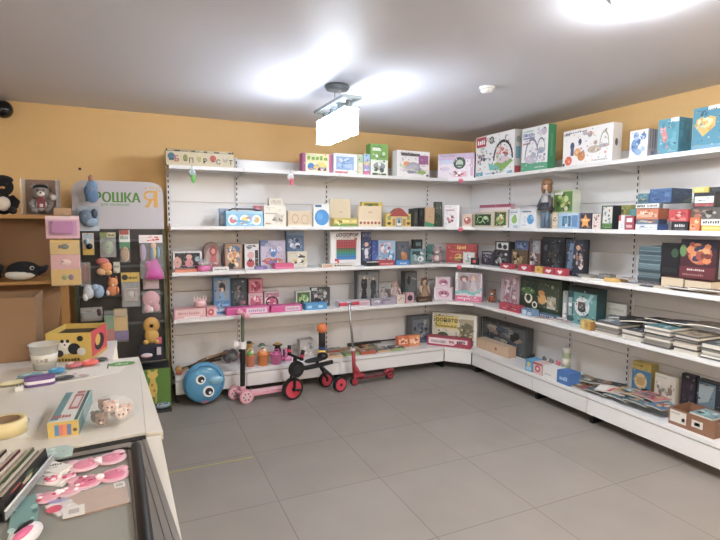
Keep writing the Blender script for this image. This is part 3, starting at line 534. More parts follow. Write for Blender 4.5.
I('game_box', 'small black box on the front of the third shelf left of a red one', 'toy box', 'B', '3', 366.5, 378.5, 261.5, '26262a', 'r 0 .8 1 1 d0cccc', df=.02, d=.1, g=G3)
I('game_box', 'small flat red box on the third shelf between a black and a blue one', 'toy box', 'B', '3', 379, 394.5, 260.5, 'b23a44', 's .1 .2 .9 .6 8 e09a98', df=.02, d=.1, g=G3)
I('game_box', 'small flat bright blue box at the front of the third shelf', 'toy box', 'B', '3', 396, 409.5, 260.5, '3a8ad0', 's .3 .25 .8 .6 4 d6e8f6', df=.02, d=.1, g=G3)
I('card_game_box', 'small grey and white box right of the bright blue one', 'toy box', 'B', '3', 411, 425, 263, '8a8f90', 'g .05 .05 .95 .95 8 c9c9c6,4f5558,a0605a', df=.02, d=.08, g=G3)
I('toy_box', 'teal little box standing at the corner of the third shelf', 'toy box', 'C', '3', 427, 432.5, 244.5, '5fa39c', 'r .1 .1 .9 .45 a8ccc4; g .1 .4 .9 .95 5 4a8a84,8fc4b8', df=.24, d=.06, g=G3)
# small bear figure beside the red box
def plush(name, label, loc, rz, h, fur, belly, group, extra=None, ears=1, muzzle='e6d9cc', cat='plush toy', beak=None):
    """a sitting soft toy h tall: body with limbs, muzzle, ears and face"""
    t = thing(name, label, cat, Vector(loc)+Vector((0, 0, .013*h)), rz, group); u = h
    f = fur if not isinstance(fur, str) else FUR(fur); g2 = FUR(belly)
    b = MB().ell((0, 0, .27*u), (.23*u, .2*u, .28*u), f).ell((0, -.02*u, .72*u), (.25*u, .23*u, .25*u), f)
    for s in (-1, 1):
        b.ell((s*.19*u, -.2*u, .1*u), (.1*u, .2*u, .1*u), f)
        b.tube([(s*.18*u, -.02*u, .45*u), (s*.29*u, -.1*u, .32*u), (s*.25*u, -.2*u, .22*u)], [.08*u, .085*u, .075*u], f)
        b.ell((s*.25*u, -.2*u, .22*u), .08*u, f)
    b.obj('body', t)
    MB().ell((0, -.1*u, .27*u), (.17*u, .13*u, .2*u), g2).obj('belly', t)
    e = MB()
    for s in (-1, 1):
        if ears == 1: e.ell((s*.19*u, 0, .93*u), (.09*u, .05*u, .09*u), f)
        elif ears == 2: e.add([(s*.08*u, -.03*u, .9*u), (s*.24*u, -.03*u, .84*u), (s*.22*u, -.02*u, 1.06*u), (s*.16*u, .06*u, .88*u)], [(0, 1, 2), (1, 3, 2), (3, 0, 2), (0, 3, 1)], f)
    if ears: e.obj('ears', t)
    fc = MB().ell((0, -.21*u, .66*u), (.12*u, .09*u, .09*u), FUR(muzzle)) if not beak else MB().ell((0, -.25*u, .68*u), (.06*u, .09*u, .035*u), beak)
    for s in (-1, 1): fc.ell((s*.09*u, -.225*u, .78*u), .03*u, '101012', n=8, m=6)
    if not beak: fc.ell((0, -.3*u, .69*u), (.035*u, .02*u, .025*u), '18161a', n=8, m=6)
    fc.obj('face', t)
    if extra: extra(t, u)
    return t
P = place('C', 1.158, 435, 445, 247, .06)
plush('toy_figure', 'small pink and grey soft figure left of the red game box', P[2]+Vector((0, .06, 0)), -.6, P[1], 'a88a8c', 'd9c4c2', G3)
I('board_game_box', 'wide red game box with a yellow title at the corner of the third shelf', 'board game', 'C', '3', 446, 477, 244, 'b03a40',
  's .36 .72 .66 .92 6 e8b84a; s .2 .56 .8 .63 12 d98a80; e .42 .3 .14 .2 d9a83c; c .42 .3 .14 e6c25a; g .05 .08 .7 .45 9 7a8a4a,c85a4a,8f2c34; r .9 .1 .97 .9 962f36', df=.2, d=.06, g=G3)
I('game_box', 'white box with pale pictures in front of the red game box', 'toy box', 'C', '3', 463, 474.5, 252.5, 'd6cfcc', 'g .08 .08 .92 .92 9 9ab08a,c98a8a,8fa4b8,eceae6', df=.08, d=.06, g=G3)
I('card_game_box', 'small black pack at the foot of the white box by the corner', 'toy box', 'C', '3', 470.5, 478, 258, '28262c', 'c .5 .5 .25 d8385a', df=.02, d=.05, g=G3)
I('figure_box', 'purple and black box with a white pattern at the right of the corner', 'toy box', 'R', '3', 481.5, 492.5, 251.5, '4a4250', 'r .1 .82 .9 .94 b0a8b4; g .06 .06 .94 .8 12 b8b4bc,2a262e,7a6a84', df=.14, d=.08, g=G3)
o = I('figure_box', 'black and white box with figures, under the panda box', 'toy box', 'R', '3', 493.5, 510, 250.5, '3a3a3e', 'g .05 .05 .95 .95 16 c4c4c0,1f1f22,8a8a88,6a6a70', df=.15, d=.08, g=G3)
I('figure_box', 'black and white panda-like picture box on top of the figure box', 'toy box', 'R', '3', 495, 509.5, 241.5, '3a3c3c', 'r .1 .08 .92 .9 cfcfca; e .35 .5 .16 .3 26262a; e .7 .4 .14 .26 2e2e32; c .5 .65 .14 e9e9e6', df=.16, d=.07, z=top(o), g=G3)
o = I('figure_box', 'brown and gold box with a warrior picture', 'toy box', 'R', '3', 511.5, 527.5, 250, '6a543c', 'g .05 .05 .95 .95 16 b09458,3a3026,8a7a52,c9b48a', df=.15, d=.08, g=G3)
I('figure_box', 'blue grey box on top of the brown and gold box', 'toy box', 'R', '3', 515, 528.5, 241, '4f5f80', 'r .15 .2 .8 .8 6f80a4; g .1 .1 .9 .9 6 8f9ab8,343f5a', df=.16, d=.07, z=top(o), g=G3)
I('figure_box', 'tall brown and white box beside the black figure boxes', 'toy box', 'R', '3', 529.5, 541, 239, '6a5450', 'r .3 .55 .9 .95 8f9aa4; r .1 .1 .4 .3 e0dcda; g .05 .05 .95 .6 9 a89a94,3a2e2c,c9beb8', df=.14, d=.08, g=G3)
I('figure_box', 'wide black box with dim robot figures', 'toy box', 'R', '3', 541.8, 565, 237.5, '1f2024', 'g .05 .1 .95 .9 18 3f3c3a,2c3034,5a4a3c,46525e; r .02 .9 .98 .97 30343a', df=.12, d=.09, side='18191c', g=G3)
I('figure_box', 'dark blue box with a glowing white and orange figure', 'toy box', 'R', '3', 566, 588, 239.5, '2c3442', 'p 5f7c9c .05 .1 .3 .15 .38 .9 .2 .95; e .62 .6 .14 .22 a8694a; e .72 .35 .12 .16 d9cfc9; c .58 .78 .07 c99a74; g .35 .1 .95 .9 12 1c222c,7a4a3c,b8a8a0,40506a; r .86 0 1 1 20242c', df=.1, us=589.5, side='1c2028', g=G3)
for i, (u0, u1, v) in enumerate([(500, 511.5, 263.5), (518, 530, 264.5), (543, 554, 267.5), (554.6, 565, 268.5)]):
    lb = ['red card pack nearest the corner on the third shelf edge', 'red card pack in front of the brown and gold warrior box', 'red heart pack left of its twin in front of the black robot box', 'red heart pack right of its twin in front of the black robot box'][i]
    I('card_pack', lb, 'card pack', 'R', '3', u0, u1, v, 'b8384a', 'g .1 .15 .9 .85 4 e6a0a8,d8606e; p f0dfe0 .5 .15 .75 .55 .65 .75 .5 .6 .35 .75 .25 .55', df=.02, d=.05, g='red card packs on the third shelf edge')
I('toy_pack', 'small yellow pack between the red packs on the third shelf edge', 'toy pack', 'R', '3', 534.5, 541.5, 266.5, 'd8ac3a', 'c .5 .5 .25 b8742c', df=.02, d=.05, g=G3)
# papers and pads on the front of the third shelf
FLATS = []
def crosses(A, B):
    for p in (A, B):
        for i in range(4):
            ex, ey = p[(i+1) % 4][0]-p[i][0], p[(i+1) % 4][1]-p[i][1]
            a = [-ey*x+ex*y for x, y in A]; b_ = [-ey*x+ex*y for x, y in B]
            if max(a) <= min(b_) or max(b_) <= min(a): return False
    return True
def slab(name, label, cat, P, rz, w, d, h, c, spec='', edge='e2ddd2', g=None, sag=0, seed=1, soft=True, settle=True):
    """a magazine, pad or book lying flat: bowed cover, pale page edges"""
    z_ = P[2]+.0008; r_ = [(P[0]+(a*w*math.cos(rz)-b_*d*math.sin(rz))/2, P[1]+(a*w*math.sin(rz)+b_*d*math.cos(rz))/2) for a, b_ in ((-1, -1), (1, -1), (1, 1), (-1, 1))]
    for q, tz in FLATS:                                 # settle on whatever lies below
        if settle and z_-.05 < tz < z_+.12 and tz > z_ and crosses(q, r_): z_ = tz+.0004
    P = Vector((P[0], P[1], z_)); FLATS.append((r_, z_+h+max(0, sag)+.0006))
    m = MB(); n = 6
    f = lambda x: sag*(1-(2*x/w)**2) if sag else 0
    xs = [-w/2+w*i/n for i in range(n+1)]
    vs = []
    for x in xs:
        z = f(x); vs += [(x, -d/2, z), (x, d/2, z), (x, -d/2, z+h), (x, d/2, z+h)]
    q = lambda i: [4*i, 4*i+1, 4*i+5, 4*i+4]
    m.add(vs, [q(i) for i in range(n)], c)
    m.add(vs, [[4*i+2, 4*i+6, 4*i+7, 4*i+3] for i in range(n)], c)
    m.add(vs, [[4*i, 4*i+4, 4*i+6, 4*i+2] for i in range(n)]+[[4*i+1, 4*i+3, 4*i+7, 4*i+5] for i in range(n)]+[[4*n, 4*n+1, 4*n+3, 4*n+2]], edge)
    m.add(vs, [[0, 2, 3, 1]], c)
    if spec: m.art(spec, lambda a, b, k: ((a-.5)*w, (b-.5)*d, f((a-.5)*w)*1.0+h+.0005*k+abs(sag)*.12), w/d, seed)
    o = m.obj(name, None, P, rz)
    tag(o, label, cat, g); TOPZ[o.name] = P[2]+h+max(0, sag); return o
z3 = SH['3']
P = on_x(598, 277, XR+.1); P.z = z3
slab('colouring_pad', 'flat grey paper pad on the empty stretch of the third shelf', 'pad', P, R(-80), .2, .14, .012, '9a9a94', 'g .1 .1 .9 .9 8 c8c4b8,6a6a66,b89a8a')
P = on_x(616, 280, XR+.08); P.z = z3
slab('colouring_pad', 'small yellow pack lying left of the teal book stack', 'pad', P, R(-85), .13, .1, .03, 'd9b25a', 'g .1 .1 .9 .9 5 e6cf8a,c4923a', edge='d2a850')
P = on_x(633, 284, XR+.06); P.z = z3
slab('colouring_pad', 'flat grey and pink leaflet in front of the teal book stack', 'pad', P, R(-92), .16, .09, .008, 'a8a4a8', 'g .1 .1 .9 .9 6 d0b8b0,7a8090')
for u, v, w, dd, h, c1, lb in ((588, 277, .12, .08, .02, '7a7a6c', 'grey olive packet at the left of the empty stretch of the third shelf'), (607, 280, .1, .07, .022, '4a4c4a', 'dark small packet left of the yellow pack on the third shelf edge'), (626, 283, .1, .07, .014, '9a8a8c', 'dusty pink packet right of the yellow pack on the third shelf edge'), (646, 287, .13, .075, .012, '5f6470', 'slate packet before the teal book stack on the third shelf edge'), (664, 290, .12, .07, .014, 'b8a890', 'beige packet at the right foot of the teal book stack')):
    P = on_x(u, v, XR+.055 if u > 640 else XR+.06); P.z = z3
    slab('toy_packet', lb, 'toy packet', P, R(-90), w, dd if u < 660 else .06, h, c1, 'g .05 .05 .95 .95 9 c8c0b4,4a4a4c,a87a6a,d8c890', edge=mixhex(c1, 'c8c4bc', .4), g='packets along the third shelf edge')
# stack of teal books
A = on_x(638, 275, XR+.12); B_ = on_x(660, 275, XR+.12); bw = (A-B_).length; cy = (A.y+B_.y)/2
ztop = on_x(649, 246, XR+.12).z; n = 9; th = (ztop-z3)/n
for i in range(n):
    nm = ['lowest', 'second from the bottom', 'third from the bottom', 'fourth from the bottom', 'middle', 'fourth from the top', 'third from the top', 'second from the top', 'topmost'][i]
    m = MB(); jx = random.Random(i).uniform(-.006, .006); h = th-.0012; dd = .24
    c1 = ['75636e', '3f5058', '5f757c', '3c525a', '64808a', '445a64', '536c76', '3e545e', '4f6a74'][i]
    m.box(-bw/2, 0, 0, bw/2, dd, h, c1, side='2c2f34', top=c1).box(-bw/2+.004, -.0005, h*.82, bw/2-.004, .001, h*.9, 'a8bcc0')
    m.box(bw/2-.001, .01, h*.15, bw/2+.0005, dd-.01, h*.85, '34363a')
    o = m.obj('book', None, (XR+.12+jx, cy, z3+i*th), -PI/2)
    tag(o, f'teal spined book, {nm} of the tall stack on the third shelf', 'book', 'stack of teal spined books')
# thick books at the right with the standing orange-creature cover
o = None
for i, (u0, u1, v, df, lb) in enumerate([(660.5, 683, 277, .06, 'thick cream paged book lying left under the standing dark red album'), (684, 711, 280.5, .06, 'thick cream paged book lying right under the standing dark red album')]):
    W, H, c, rz = place('R', z3, u0, u1, v, df); m = MB().box(-W/2, 0, 0, W/2, .2, .004, '5a3a30').box(-W/2+.003, .002, .004, W/2-.003, .2, H-.004, 'd2bfa0').box(-W/2, 0, H-.004, W/2, .2, H, '5a3a30')
    o = m.obj('book', None, c, rz); tag(o, lb, 'book', 'thick books under the dark red album'); TOPZ[o.name] = z3+H; zb = max(locals().get('zb', 0), z3+H+.001)
I('album_book', 'dark red album with an orange beast on the cover, standing near the right edge', 'book', 'R', '3', 681, 717.5, 239.5, '4a2530',
  'r 0 .72 1 1 2f2c40; e .55 .62 .34 .26 c4643a; e .45 .6 .16 .2 d98a52; e .68 .66 .14 .18 e0a062; c .5 .7 .06 e8c87a; g .1 .35 .95 .95 14 7a3a3a,d9824a,a8503a,3f3a5a; e .08 .7 .1 .16 5f8a52; r 0 0 1 .3 6a2c36; s .22 .2 .72 .25 9 d9c4c0; s .1 .07 .7 .13 12 a87a70', df=.1, d=.03, z=zb, side='2a1a20')
I('book', 'black bound volume standing between the teal stack and the dark red album', 'book', 'R', '3', 661.5, 680, 243, '222227', 'r .1 .1 .9 .25 2e2e34; e .75 .7 .2 .14 3f5a44', df=.12, d=.05, z=zb, g=None)
for i, (u, v, w, c1, lb) in enumerate([(683, 289.5, .2, '6f6a74', 'thin grey magazine lying on the third shelf edge below the dark red album'), (708, 293, .2, '5a5660', 'dark thin magazine lying at the right end of the third shelf edge')]):
    P = on_x(u, v, XR+.055); P.z = z3
    slab('magazine', lb, 'magazine', P, R(-93+i*5), w, .09, .007, c1, 'g .05 .1 .95 .9 8 b8a8a4,8a4a52,3a4050')

# ================================================================== fourth shelf
z4 = SH['4']
o = I('doll_set_box', 'long flat pink box with pale print at the left end of the fourth shelf', 'toy box', 'B', '4', 174.5, 206, 309, 'e2aeb0', 'r .05 .3 .9 .9 e9c2c2; s .1 .4 .8 .7 12 d08a90; r .3 .05 .8 .22 efd9d6', df=.03, d=.16, g=G4)
I('flower_pack', 'small pink and red pack right of the long flat pink box', 'toy pack', 'B', '4', 206.8, 217, 307, 'dca0a4', 'c .4 .5 .35 c8505a; c .4 .5 .12 f0d0d0; r .7 .1 .95 .8 eec9cc', df=.03, d=.1, g=G4)
W, H, c, rz = place('B', top(o), 196.5, 210, 298.5, .05)
t = thing('toy_crown_purse', 'pale pink crown-shaped toy purse on top of the long flat pink box', 'toy', c+Vector((-.02, .05, 0)), 0, G4)
MB().ell((0, 0, .035), (W*.46, .045, .035), 'e6b9ba').ell((0, 0, .02), (W*.48, .047, .02), 'dca8ac').obj('body', t)
m = MB()
for i in range(5):
    x = (i-2)*W*.2; m.cyl((x, 0, .055), (x*1.1, 0, .088), .014, 'e9c2c2', .004, 8).ell((x*1.1, 0, .09), .007, 'f0d8d8', n=8, m=6)
m.obj('crown', t)
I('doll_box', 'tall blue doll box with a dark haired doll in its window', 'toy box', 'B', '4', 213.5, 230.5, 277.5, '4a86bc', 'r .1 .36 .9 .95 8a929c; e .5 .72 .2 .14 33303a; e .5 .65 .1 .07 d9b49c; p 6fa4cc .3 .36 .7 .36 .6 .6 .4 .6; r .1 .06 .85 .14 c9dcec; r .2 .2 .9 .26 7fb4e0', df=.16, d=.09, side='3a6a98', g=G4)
I('doll_box', 'tall dark doll box with a dim figure, next to the blue doll box', 'toy box', 'B', '4', 231, 247, 279, '2e3a42', 'r .1 .08 .9 .95 3c4a52; e .5 .7 .14 .1 8a7a74; g .1 .1 .9 .9 12 55646a,232c34,6a5f6a; c .8 .3 .05 c86a7a', df=.16, d=.09, g=G4)
o = I('doll_box', 'pink box with a red picture carrying another pink box', 'toy box', 'B', '4', 248.5, 263, 293.3, 'd0b0b6', 'e .5 .5 .4 .38 c8607c; g .12 .1 .9 .9 8 e6b0c0,a8405c,f0dce0', df=.17, d=.09, g=G4)
I('doll_box', 'darker pink box with a red picture, on top of the other pink box', 'toy box', 'B', '4', 248.5, 263, 279, 'b06070', 'r .06 .06 .94 .94 c87a88; e .5 .5 .36 .36 b0405a; g .1 .1 .9 .9 8 d98a98,8a2c44', df=.17, d=.09, z=top(o), g=G4)
I('doll_box', 'pink and white box standing right of the two stacked pink boxes', 'toy box', 'B', '4', 264.5, 280, 291.8, 'd9c4c8', 'r .05 .7 .95 .95 b07a8a; e .48 .42 .34 .26 c8507a; a .48 .42 .42 .34 .25 0 360 3c2c38; g .1 .1 .9 .6 6 f0d0da,8a3c5a', df=.17, d=.09, g=G4)
for u0, u1, v, lb in ((227, 269.5, 307.5, 'hot pink shallow tray with a white label, left of its twin on the fourth shelf'), (271.5, 302, 305.5, 'hot pink shallow tray with a white label, right of its twin on the fourth shelf')):
    I('toy_tray', lb, 'toy tray', 'B', '4', u0, u1, v, 'd84a98', 'r .45 .12 .95 .85 e2c9da; s .5 .3 .9 .7 8 b890b4; r 0 .88 1 1 e67ab4', df=.02, d=.12, g='pink trays on the fourth shelf edge')
I('toy_tray', 'bright light blue flat box on the fourth shelf right of the pink trays', 'toy tray', 'B', '4', 305.5, 327, 303.5, '4a9ed8', 'r .1 .3 .3 .7 9fd0ee; r .6 .3 .8 .7 b8dcf0', df=.02, d=.1, g=G4)
I('jigsaw_box', 'box with a bright green cartoon in a white frame', 'toy box', 'B', '4', 296, 311, 291, 'c9cfc0', 'r .08 .08 .92 .92 4a5f44; c .5 .5 .3 8fc86a; g .1 .1 .9 .9 9 6fa04a,d9e6c8,2f4030', df=.17, d=.06, g=G4)
I('jigsaw_box', 'grey and black box with pale figures, right of the green cartoon box', 'toy box', 'B', '4', 311.5, 330, 287.5, '4a4a50', 'g .05 .05 .95 .95 18 8f8a8c,2a2a2e,c9b8b8,6a7a64; r .0 .85 .3 1 d0d0d0', df=.18, d=.06, g=G4)
I('doll_box', 'tall grey doll box with two dark dressed dolls, above the red scooter handlebar', 'toy box', 'B', '4', 357.5, 379.5, 271, '6a6e72', 'r .06 .1 .94 .95 8a8f92; e .3 .6 .14 .22 2a2a2e; e .72 .55 .14 .2 3a3a3e; c .3 .8 .05 d0b8a4; c .72 .76 .05 cdb49f; p 2a2a2e .15 .15 .45 .15 .35 .6 .25 .6; p 44464a .58 .15 .88 .15 .78 .6 .66 .6; g .1 .02 .9 .2 8 a8a4ac,5a585e', df=.17, d=.09, side='5a5e62', g=G4)
I('doll_set_box', 'flat white and pink box directly behind the red scooter handlebar', 'toy box', 'B', '4', 339.5, 370, 301.3, 'd9c9ce', 's .05 .3 .55 .75 8 7a6a70; r .6 .2 .95 .8 c8a0b0', df=.03, d=.12, g=G4)
I('doll_set_box', 'flat grey and lilac box below the grey doll box', 'toy box', 'B', '4', 371.5, 396, 298.5, 'a49cac', 'g .05 .1 .95 .9 10 d6cfd8,6a6074,8a7a94', df=.02, d=.06, g=G4)
# dolls standing loose on the shelf
def doll(label, wall, u0, u1, vt, hairc, dressc, skin, df=.12, g=G4):
    W, H, c, rz = place(wall, z4, u0, u1, vt, df)
    t = thing('fashion_doll', label, 'doll', c+Vector((0, .04, 0)), rz, g); w = W/2
    MB().lathe([(w*.9, 0), (w*.95, .02), (w*.55, H*.4), (w*.34, H*.55), (w*.42, H*.66), (w*.16, H*.7)], dressc).obj('dress', t)
    b = MB().tube([(0, 0, H*.66), (0, 0, H*.76)], .012, skin).ell((0, 0, H*.84), (w*.34, w*.32, H*.1), skin)
    for s in (-1, 1): b.tube([(s*w*.4, 0, H*.65), (s*w*.66, -.01, H*.5), (s*w*.7, -.03, H*.36)], [.011, .01, .008], skin)
    b.obj('body', t)
    MB().ell((0, .012, H*.88), (w*.46, w*.42, H*.11), hairc).ell((-w*.4, .008, H*.74), (w*.18, w*.2, H*.17), hairc).ell((w*.4, .008, H*.74), (w*.18, w*.2, H*.17), hairc).obj('hair', t)
    MB().ell((-.011, -w*.31, H*.85), .004, '222222', n=6, m=5).ell((.011, -w*.31, H*.85), .004, '222222', n=6, m=5).ell((0, -w*.31, H*.8), (.006, .003, .002), 'b0504a', n=6, m=5).obj('face', t)
    return t
doll('small doll with grey hair and a pale grey dress right of the grey doll box', 'B', 381, 389.5, 287.5, '77757a', '9a969e', 'cfb3a2')
doll('doll with light brown hair and a dusty pink dress on the fourth shelf', 'B', 390.5, 403.5, 280.5, 'a58f84', 'b39c9e', 'd2b5a2')
doll('doll with curly brown hair and a brown dress near the corner of the fourth shelf', 'B', 420, 432.5, 278, '6a4632', '8f7256', 'd0a688', .09)
I('doll_box', 'slim dark grey box between the pink dressed doll and the brown haired doll', 'toy box', 'B', '4', 405, 417, 271.5, '4c5458', 'r .1 .3 .9 .95 5f686c; r .25 .06 .75 .22 8a8a90; e .3 .7 .14 .16 2e3236', df=.18, d=.09, g=G4)
I('toy_box', 'small pink and black pack in front of the slim dark grey box', 'toy box', 'B', '4', 406, 414, 293, 'c99aa4', 'c .5 .5 .3 3a2a34', df=.04, d=.07, g=G4)
I('toy_box', 'small cream pack at the front of the fourth shelf left of the pink packs', 'toy box', 'B', '4', 396.8, 405, 295, 'd2c0b4', 'g .1 .1 .9 .9 6 a8787c,e6dcd2,6a5a5c', df=.02, d=.04, g=G4)
I('toy_box', 'little dark and gold pack below the brown haired doll', 'toy box', 'B', '4', 418, 432, 297, '4a382e', 'g .05 .1 .95 .9 6 c9a878,2c221c,8a6a50', df=.02, d=.04, g=G4)
o = I('doll_set_box', 'white and pink box with a cat face, under its twin', 'toy box', 'C', '4', 434, 452, 288, 'e0cdd6', 'e .55 .5 .32 .3 c87a9c; c .45 .55 .1 7a3a5a; c .66 .55 .1 7a3a5a; e .55 .35 .16 .1 f2e2e8; r 0 0 .08 1 efe2e8', df=.09, d=.1, g=G4)
I('doll_set_box', 'white and pink box with a cat face, on top of its twin', 'toy box', 'C', '4', 435.5, 450, 277, 'e0cdd6', 'e .55 .5 .32 .3 c87a9c; c .45 .55 .1 7a3a5a; c .66 .55 .1 7a3a5a; e .55 .35 .16 .1 f2e2e8; r 0 0 .08 1 efe2e8', df=.1, d=.09, z=top(o), g=G4)
I('doll_box', 'big white box with two dolls, a teal wave and a pink foot, in the corner', 'toy box', 'C', '4', 455.5, 482, 273, 'd8cfd4', 'r .1 .3 .95 .98 b3a3aa; e .33 .8 .16 .13 8a5f5c; e .68 .84 .18 .12 b5988a; e .33 .76 .08 .07 e0b8a6; e .68 .78 .08 .07 e0b8a6; p 9a8a94 .2 .34 .48 .34 .38 .7 .28 .7; p c9bcc4 .55 .34 .85 .34 .74 .7 .62 .7; p 6fc0bc 0 .24 .4 .3 .7 .22 1 .42 1 .52 .7 .32 .4 .4 0 .34; r 0 0 1 .2 d8628c; s .1 .08 .6 .16 8 f2d0dc; r 0 .7 .08 1 e6e2e4', df=.08, d=.09, side='cdb4c0', g=G4)
W, H, c, rz = place('R', z4, 484, 496.5, 289.5, .2)
plush('toy_figure', 'small brown soft figure with a red body at the corner of the fourth shelf', c+Vector((.03, 0, 0)), -1, H, '8a5f4a', 'b8563c', G4)
I('toy_bag', 'clear pack of pink and white doll clothes right of the corner', 'toy bag', 'R', '4', 501.5, 519.5, 273.5, 'b59aa2', 'r .1 .85 .9 .97 c8b8bc; r .25 .3 .45 .8 d8d0d2; r .55 .3 .75 .8 cbb4bc; g .08 .05 .92 .9 14 e2d6d8,a0707e,8a7a86; a .5 .3 .42 .2 .14 180 360 a85a6c', df=.16, d=.08, g=G4)
I('card_pack', 'row of small red packs lying below the pack of doll clothes', 'card pack', 'R', '4', 499, 519, 304, 'b83c50', 'g .05 .1 .95 .9 8 e09aa4,8a2434,d8606e', df=.025, d=.07, g=G4)
I('game_box', 'large dark green box with big cream round letters and an orange toy', 'toy box', 'R', '4', 520.5, 562, 279, '2f3f30', 'r .0 .8 1 1 3a4a3c; r .45 .2 .95 .98 46523f; a .22 .42 .1 .16 .4 0 360 e9e4d0; a .38 .25 .065 .1 .4 0 360 e9e4d0; e .2 .62 .18 .1 4f7a34; e .56 .45 .1 .15 d9a050; e .54 .62 .08 .07 c88a44; r .68 .22 .88 .55 b8b4a4; g .62 .2 .95 .6 8 d9c49a,7a7a64,a8906a; r 0 0 1 .1 4a7a8c; c .8 .82 .05 8a9a84', df=.16, d=.09, side='29362a', g=G4)
I('toy_pack', 'small blue and white pack in front of the dark green box', 'toy pack', 'R', '4', 521, 532.5, 309, '6f94b8', 'r .1 .1 .45 .8 c9d9e6; r .55 .1 .9 .6 b8cbdc', df=.03, d=.07, g=G4)
I('toy_pack', 'flat dark blue and white pack at the foot of the dark green box', 'toy pack', 'R', '4', 537, 554, 314.5, '55708a', 'r .05 .3 .95 .8 b8cad6; s .1 .3 .9 .8 6 44607c', df=.1, d=.05, g=G4)
I('robot_toy_box', 'teal and black box with a white oval window and a dark vehicle', 'toy box', 'R', '4', 568.5, 597.5, 288, '2f5a60', 'r 0 .88 1 1 24302f; r .2 .0 .98 .86 5f9a98; e .5 .5 .26 .26 d4dadb; r .36 .4 .62 .62 6a4a48; e .5 .42 .14 .08 3a3a3e; p 9fc8cc .66 .5 .9 .84 .8 .86 .6 .6; g .65 .05 .95 .35 6 2c3a3c,7ab0b0; r .02 .2 .16 .7 8fa8aa; c .09 .5 .06 dfe6e6', df=.14, us=606.5, side='26484e', top='1c2424', g=G4)
I('game_box', 'narrow white and grey box between the dark green box and the teal robot box', 'toy box', 'R', '4', 562.8, 567.5, 291, 'a8b0ae', 'r .2 .1 .8 .6 dfe2e0', df=.16, d=.08, g=G4)
for i, (u, v, rz, w, dd, c1, lb) in enumerate([(548, 320, -70, .21, .13, 'b08a90', 'pinkish magazine lying flat in front of the dark green box'), (563, 321, -95, .2, .12, 'a49aa8', 'lilac grey magazine lying flat in front of the teal robot box'), (561, 319, -80, .19, .12, 'c9a8a8', 'pale pink magazine on top of the lilac grey one')]):
    P = onshelf(u, v, z4, 'R', .085, .1); P.z = z4+(.0 if i < 2 else .0075)
    slab('magazine', lb, 'magazine', P, R(rz), w, dd, .006, c1, 'g .05 .05 .95 .95 10 d8d0d4,7a6a74,c9808a,8fa0b0', g='loose magazines on the fourth shelf')
# yellow cube
W, H, c, rz = place('R', z4, 578.5, 591, 320.5, .02)
o = MB().box(-W/2, 0, 0, W/2, .06, H, 'd2a83a', side='b07c2c', top='e0bd5c').art('r .1 .1 .4 .9 e6c872; c .65 .5 .25 c08a2c', tfront(W, H), W/H).obj('toy_pack', None, c+Vector((.004, 0, .001)), rz-.25)
tag(o, 'small golden yellow cube box on the edge of the fourth shelf', 'toy pack')
I('picture_card', 'white card with a pale blue picture standing left of the magazine stacks', 'card', 'R', '4', 606, 626, 303.5, 'd9dcd6', 'e .3 .3 .25 .25 8fb0bc; r .1 .7 .9 .8 c4ccc6; g .3 .1 .95 .6 7 b8c9c4,e6e4da,9fb8c0; r 0 .0 1 .06 a8b4b4', df=.27, d=.01, g=None, lean=0)
# magazine stacks along the front
MG = 'stacked magazines on the fourth shelf'
ORD = ['lowest', 'second', 'third', 'fourth', 'fifth', 'sixth', 'seventh', 'eighth', 'ninth', 'tenth']
def mstack(where, wall_x, u0, u1, vt, zz, n, cols, topspec, topcol, seed, dd=.25, dx=0):
    r = random.Random(seed)
    A = on_x(u0, vt+10, wall_x); B = on_x(u1, vt+10, wall_x); w = (A-B).length; cy = (A.y+B.y)/2
    zt = on_x((u0+u1)/2, vt, wall_x).z; h = max(.004, (zt-zz)/n)
    for i in range(n):
        nm = 'topmost' if i == n-1 else ORD[i]+(' from the bottom' if i else '')
        P = Vector((wall_x+dd/2+dx+r.uniform(-.006, .008), cy+r.uniform(-.008, .008), zz+i*h))
        slab('magazine', f'magazine, {nm} of the {where}', 'magazine', P, -PI/2+r.uniform(-.03, .03), w*.93, dd, h-.0011, cols[i % len(cols)] if i < n-1 else topcol, topspec if i == n-1 else '', edge=r.choice(['e6e2d8', 'd9d3c6', 'cfc8bc', '8a847c', '5f5c5a']), g=MG, sag=0, seed=seed+i, settle=False)
    return zz+n*h
X4 = XR+.015
mg = 'g .04 .04 .96 .96 14 '
mstack('leftmost stack behind the yellow cube', X4, 595, 619, 322, z4, 6, ['8a8f94', 'b0aaa0', '5a6068', 'c9c2b6'], mg+'7f8a94,c4c4c0,4a5058', '707a84', 1)
h2 = mstack('second stack from the left near the yellow cube', X4, 621, 642, 331, z4, 6, ['6a7078', '4a4f58', 'b8b2aa'], mg+'5a6068,2c3036,a8a4a0', '4a4e56', 2)
h3 = mstack('tall stack with a teal cover on top', X4, 644, 671, 327.5, z4, 9, ['b8b4ae', '7a8086', 'c9c4ba', '5f6a70'], mg+'5f9aa0,a8c8c8,2f5a64', '4f8288', 3)
h4 = mstack('pale stack right of the teal covered one', X4, 673, 698, 335, z4, 10, ['c4b8aa', 'a89c90', 'd6cec2', '8a8078'], mg+'b8a48c,8a7a68,d9cdb8', 'a8967c', 4)
h5 = mstack('stack at the right edge of the fourth shelf', X4, 700, 726, 345, z4, 8, ['b0aca4', '6a6f74', 'cfcac0'], mg+'4a545a,8a9498,c4beb4', '525c62', 5)
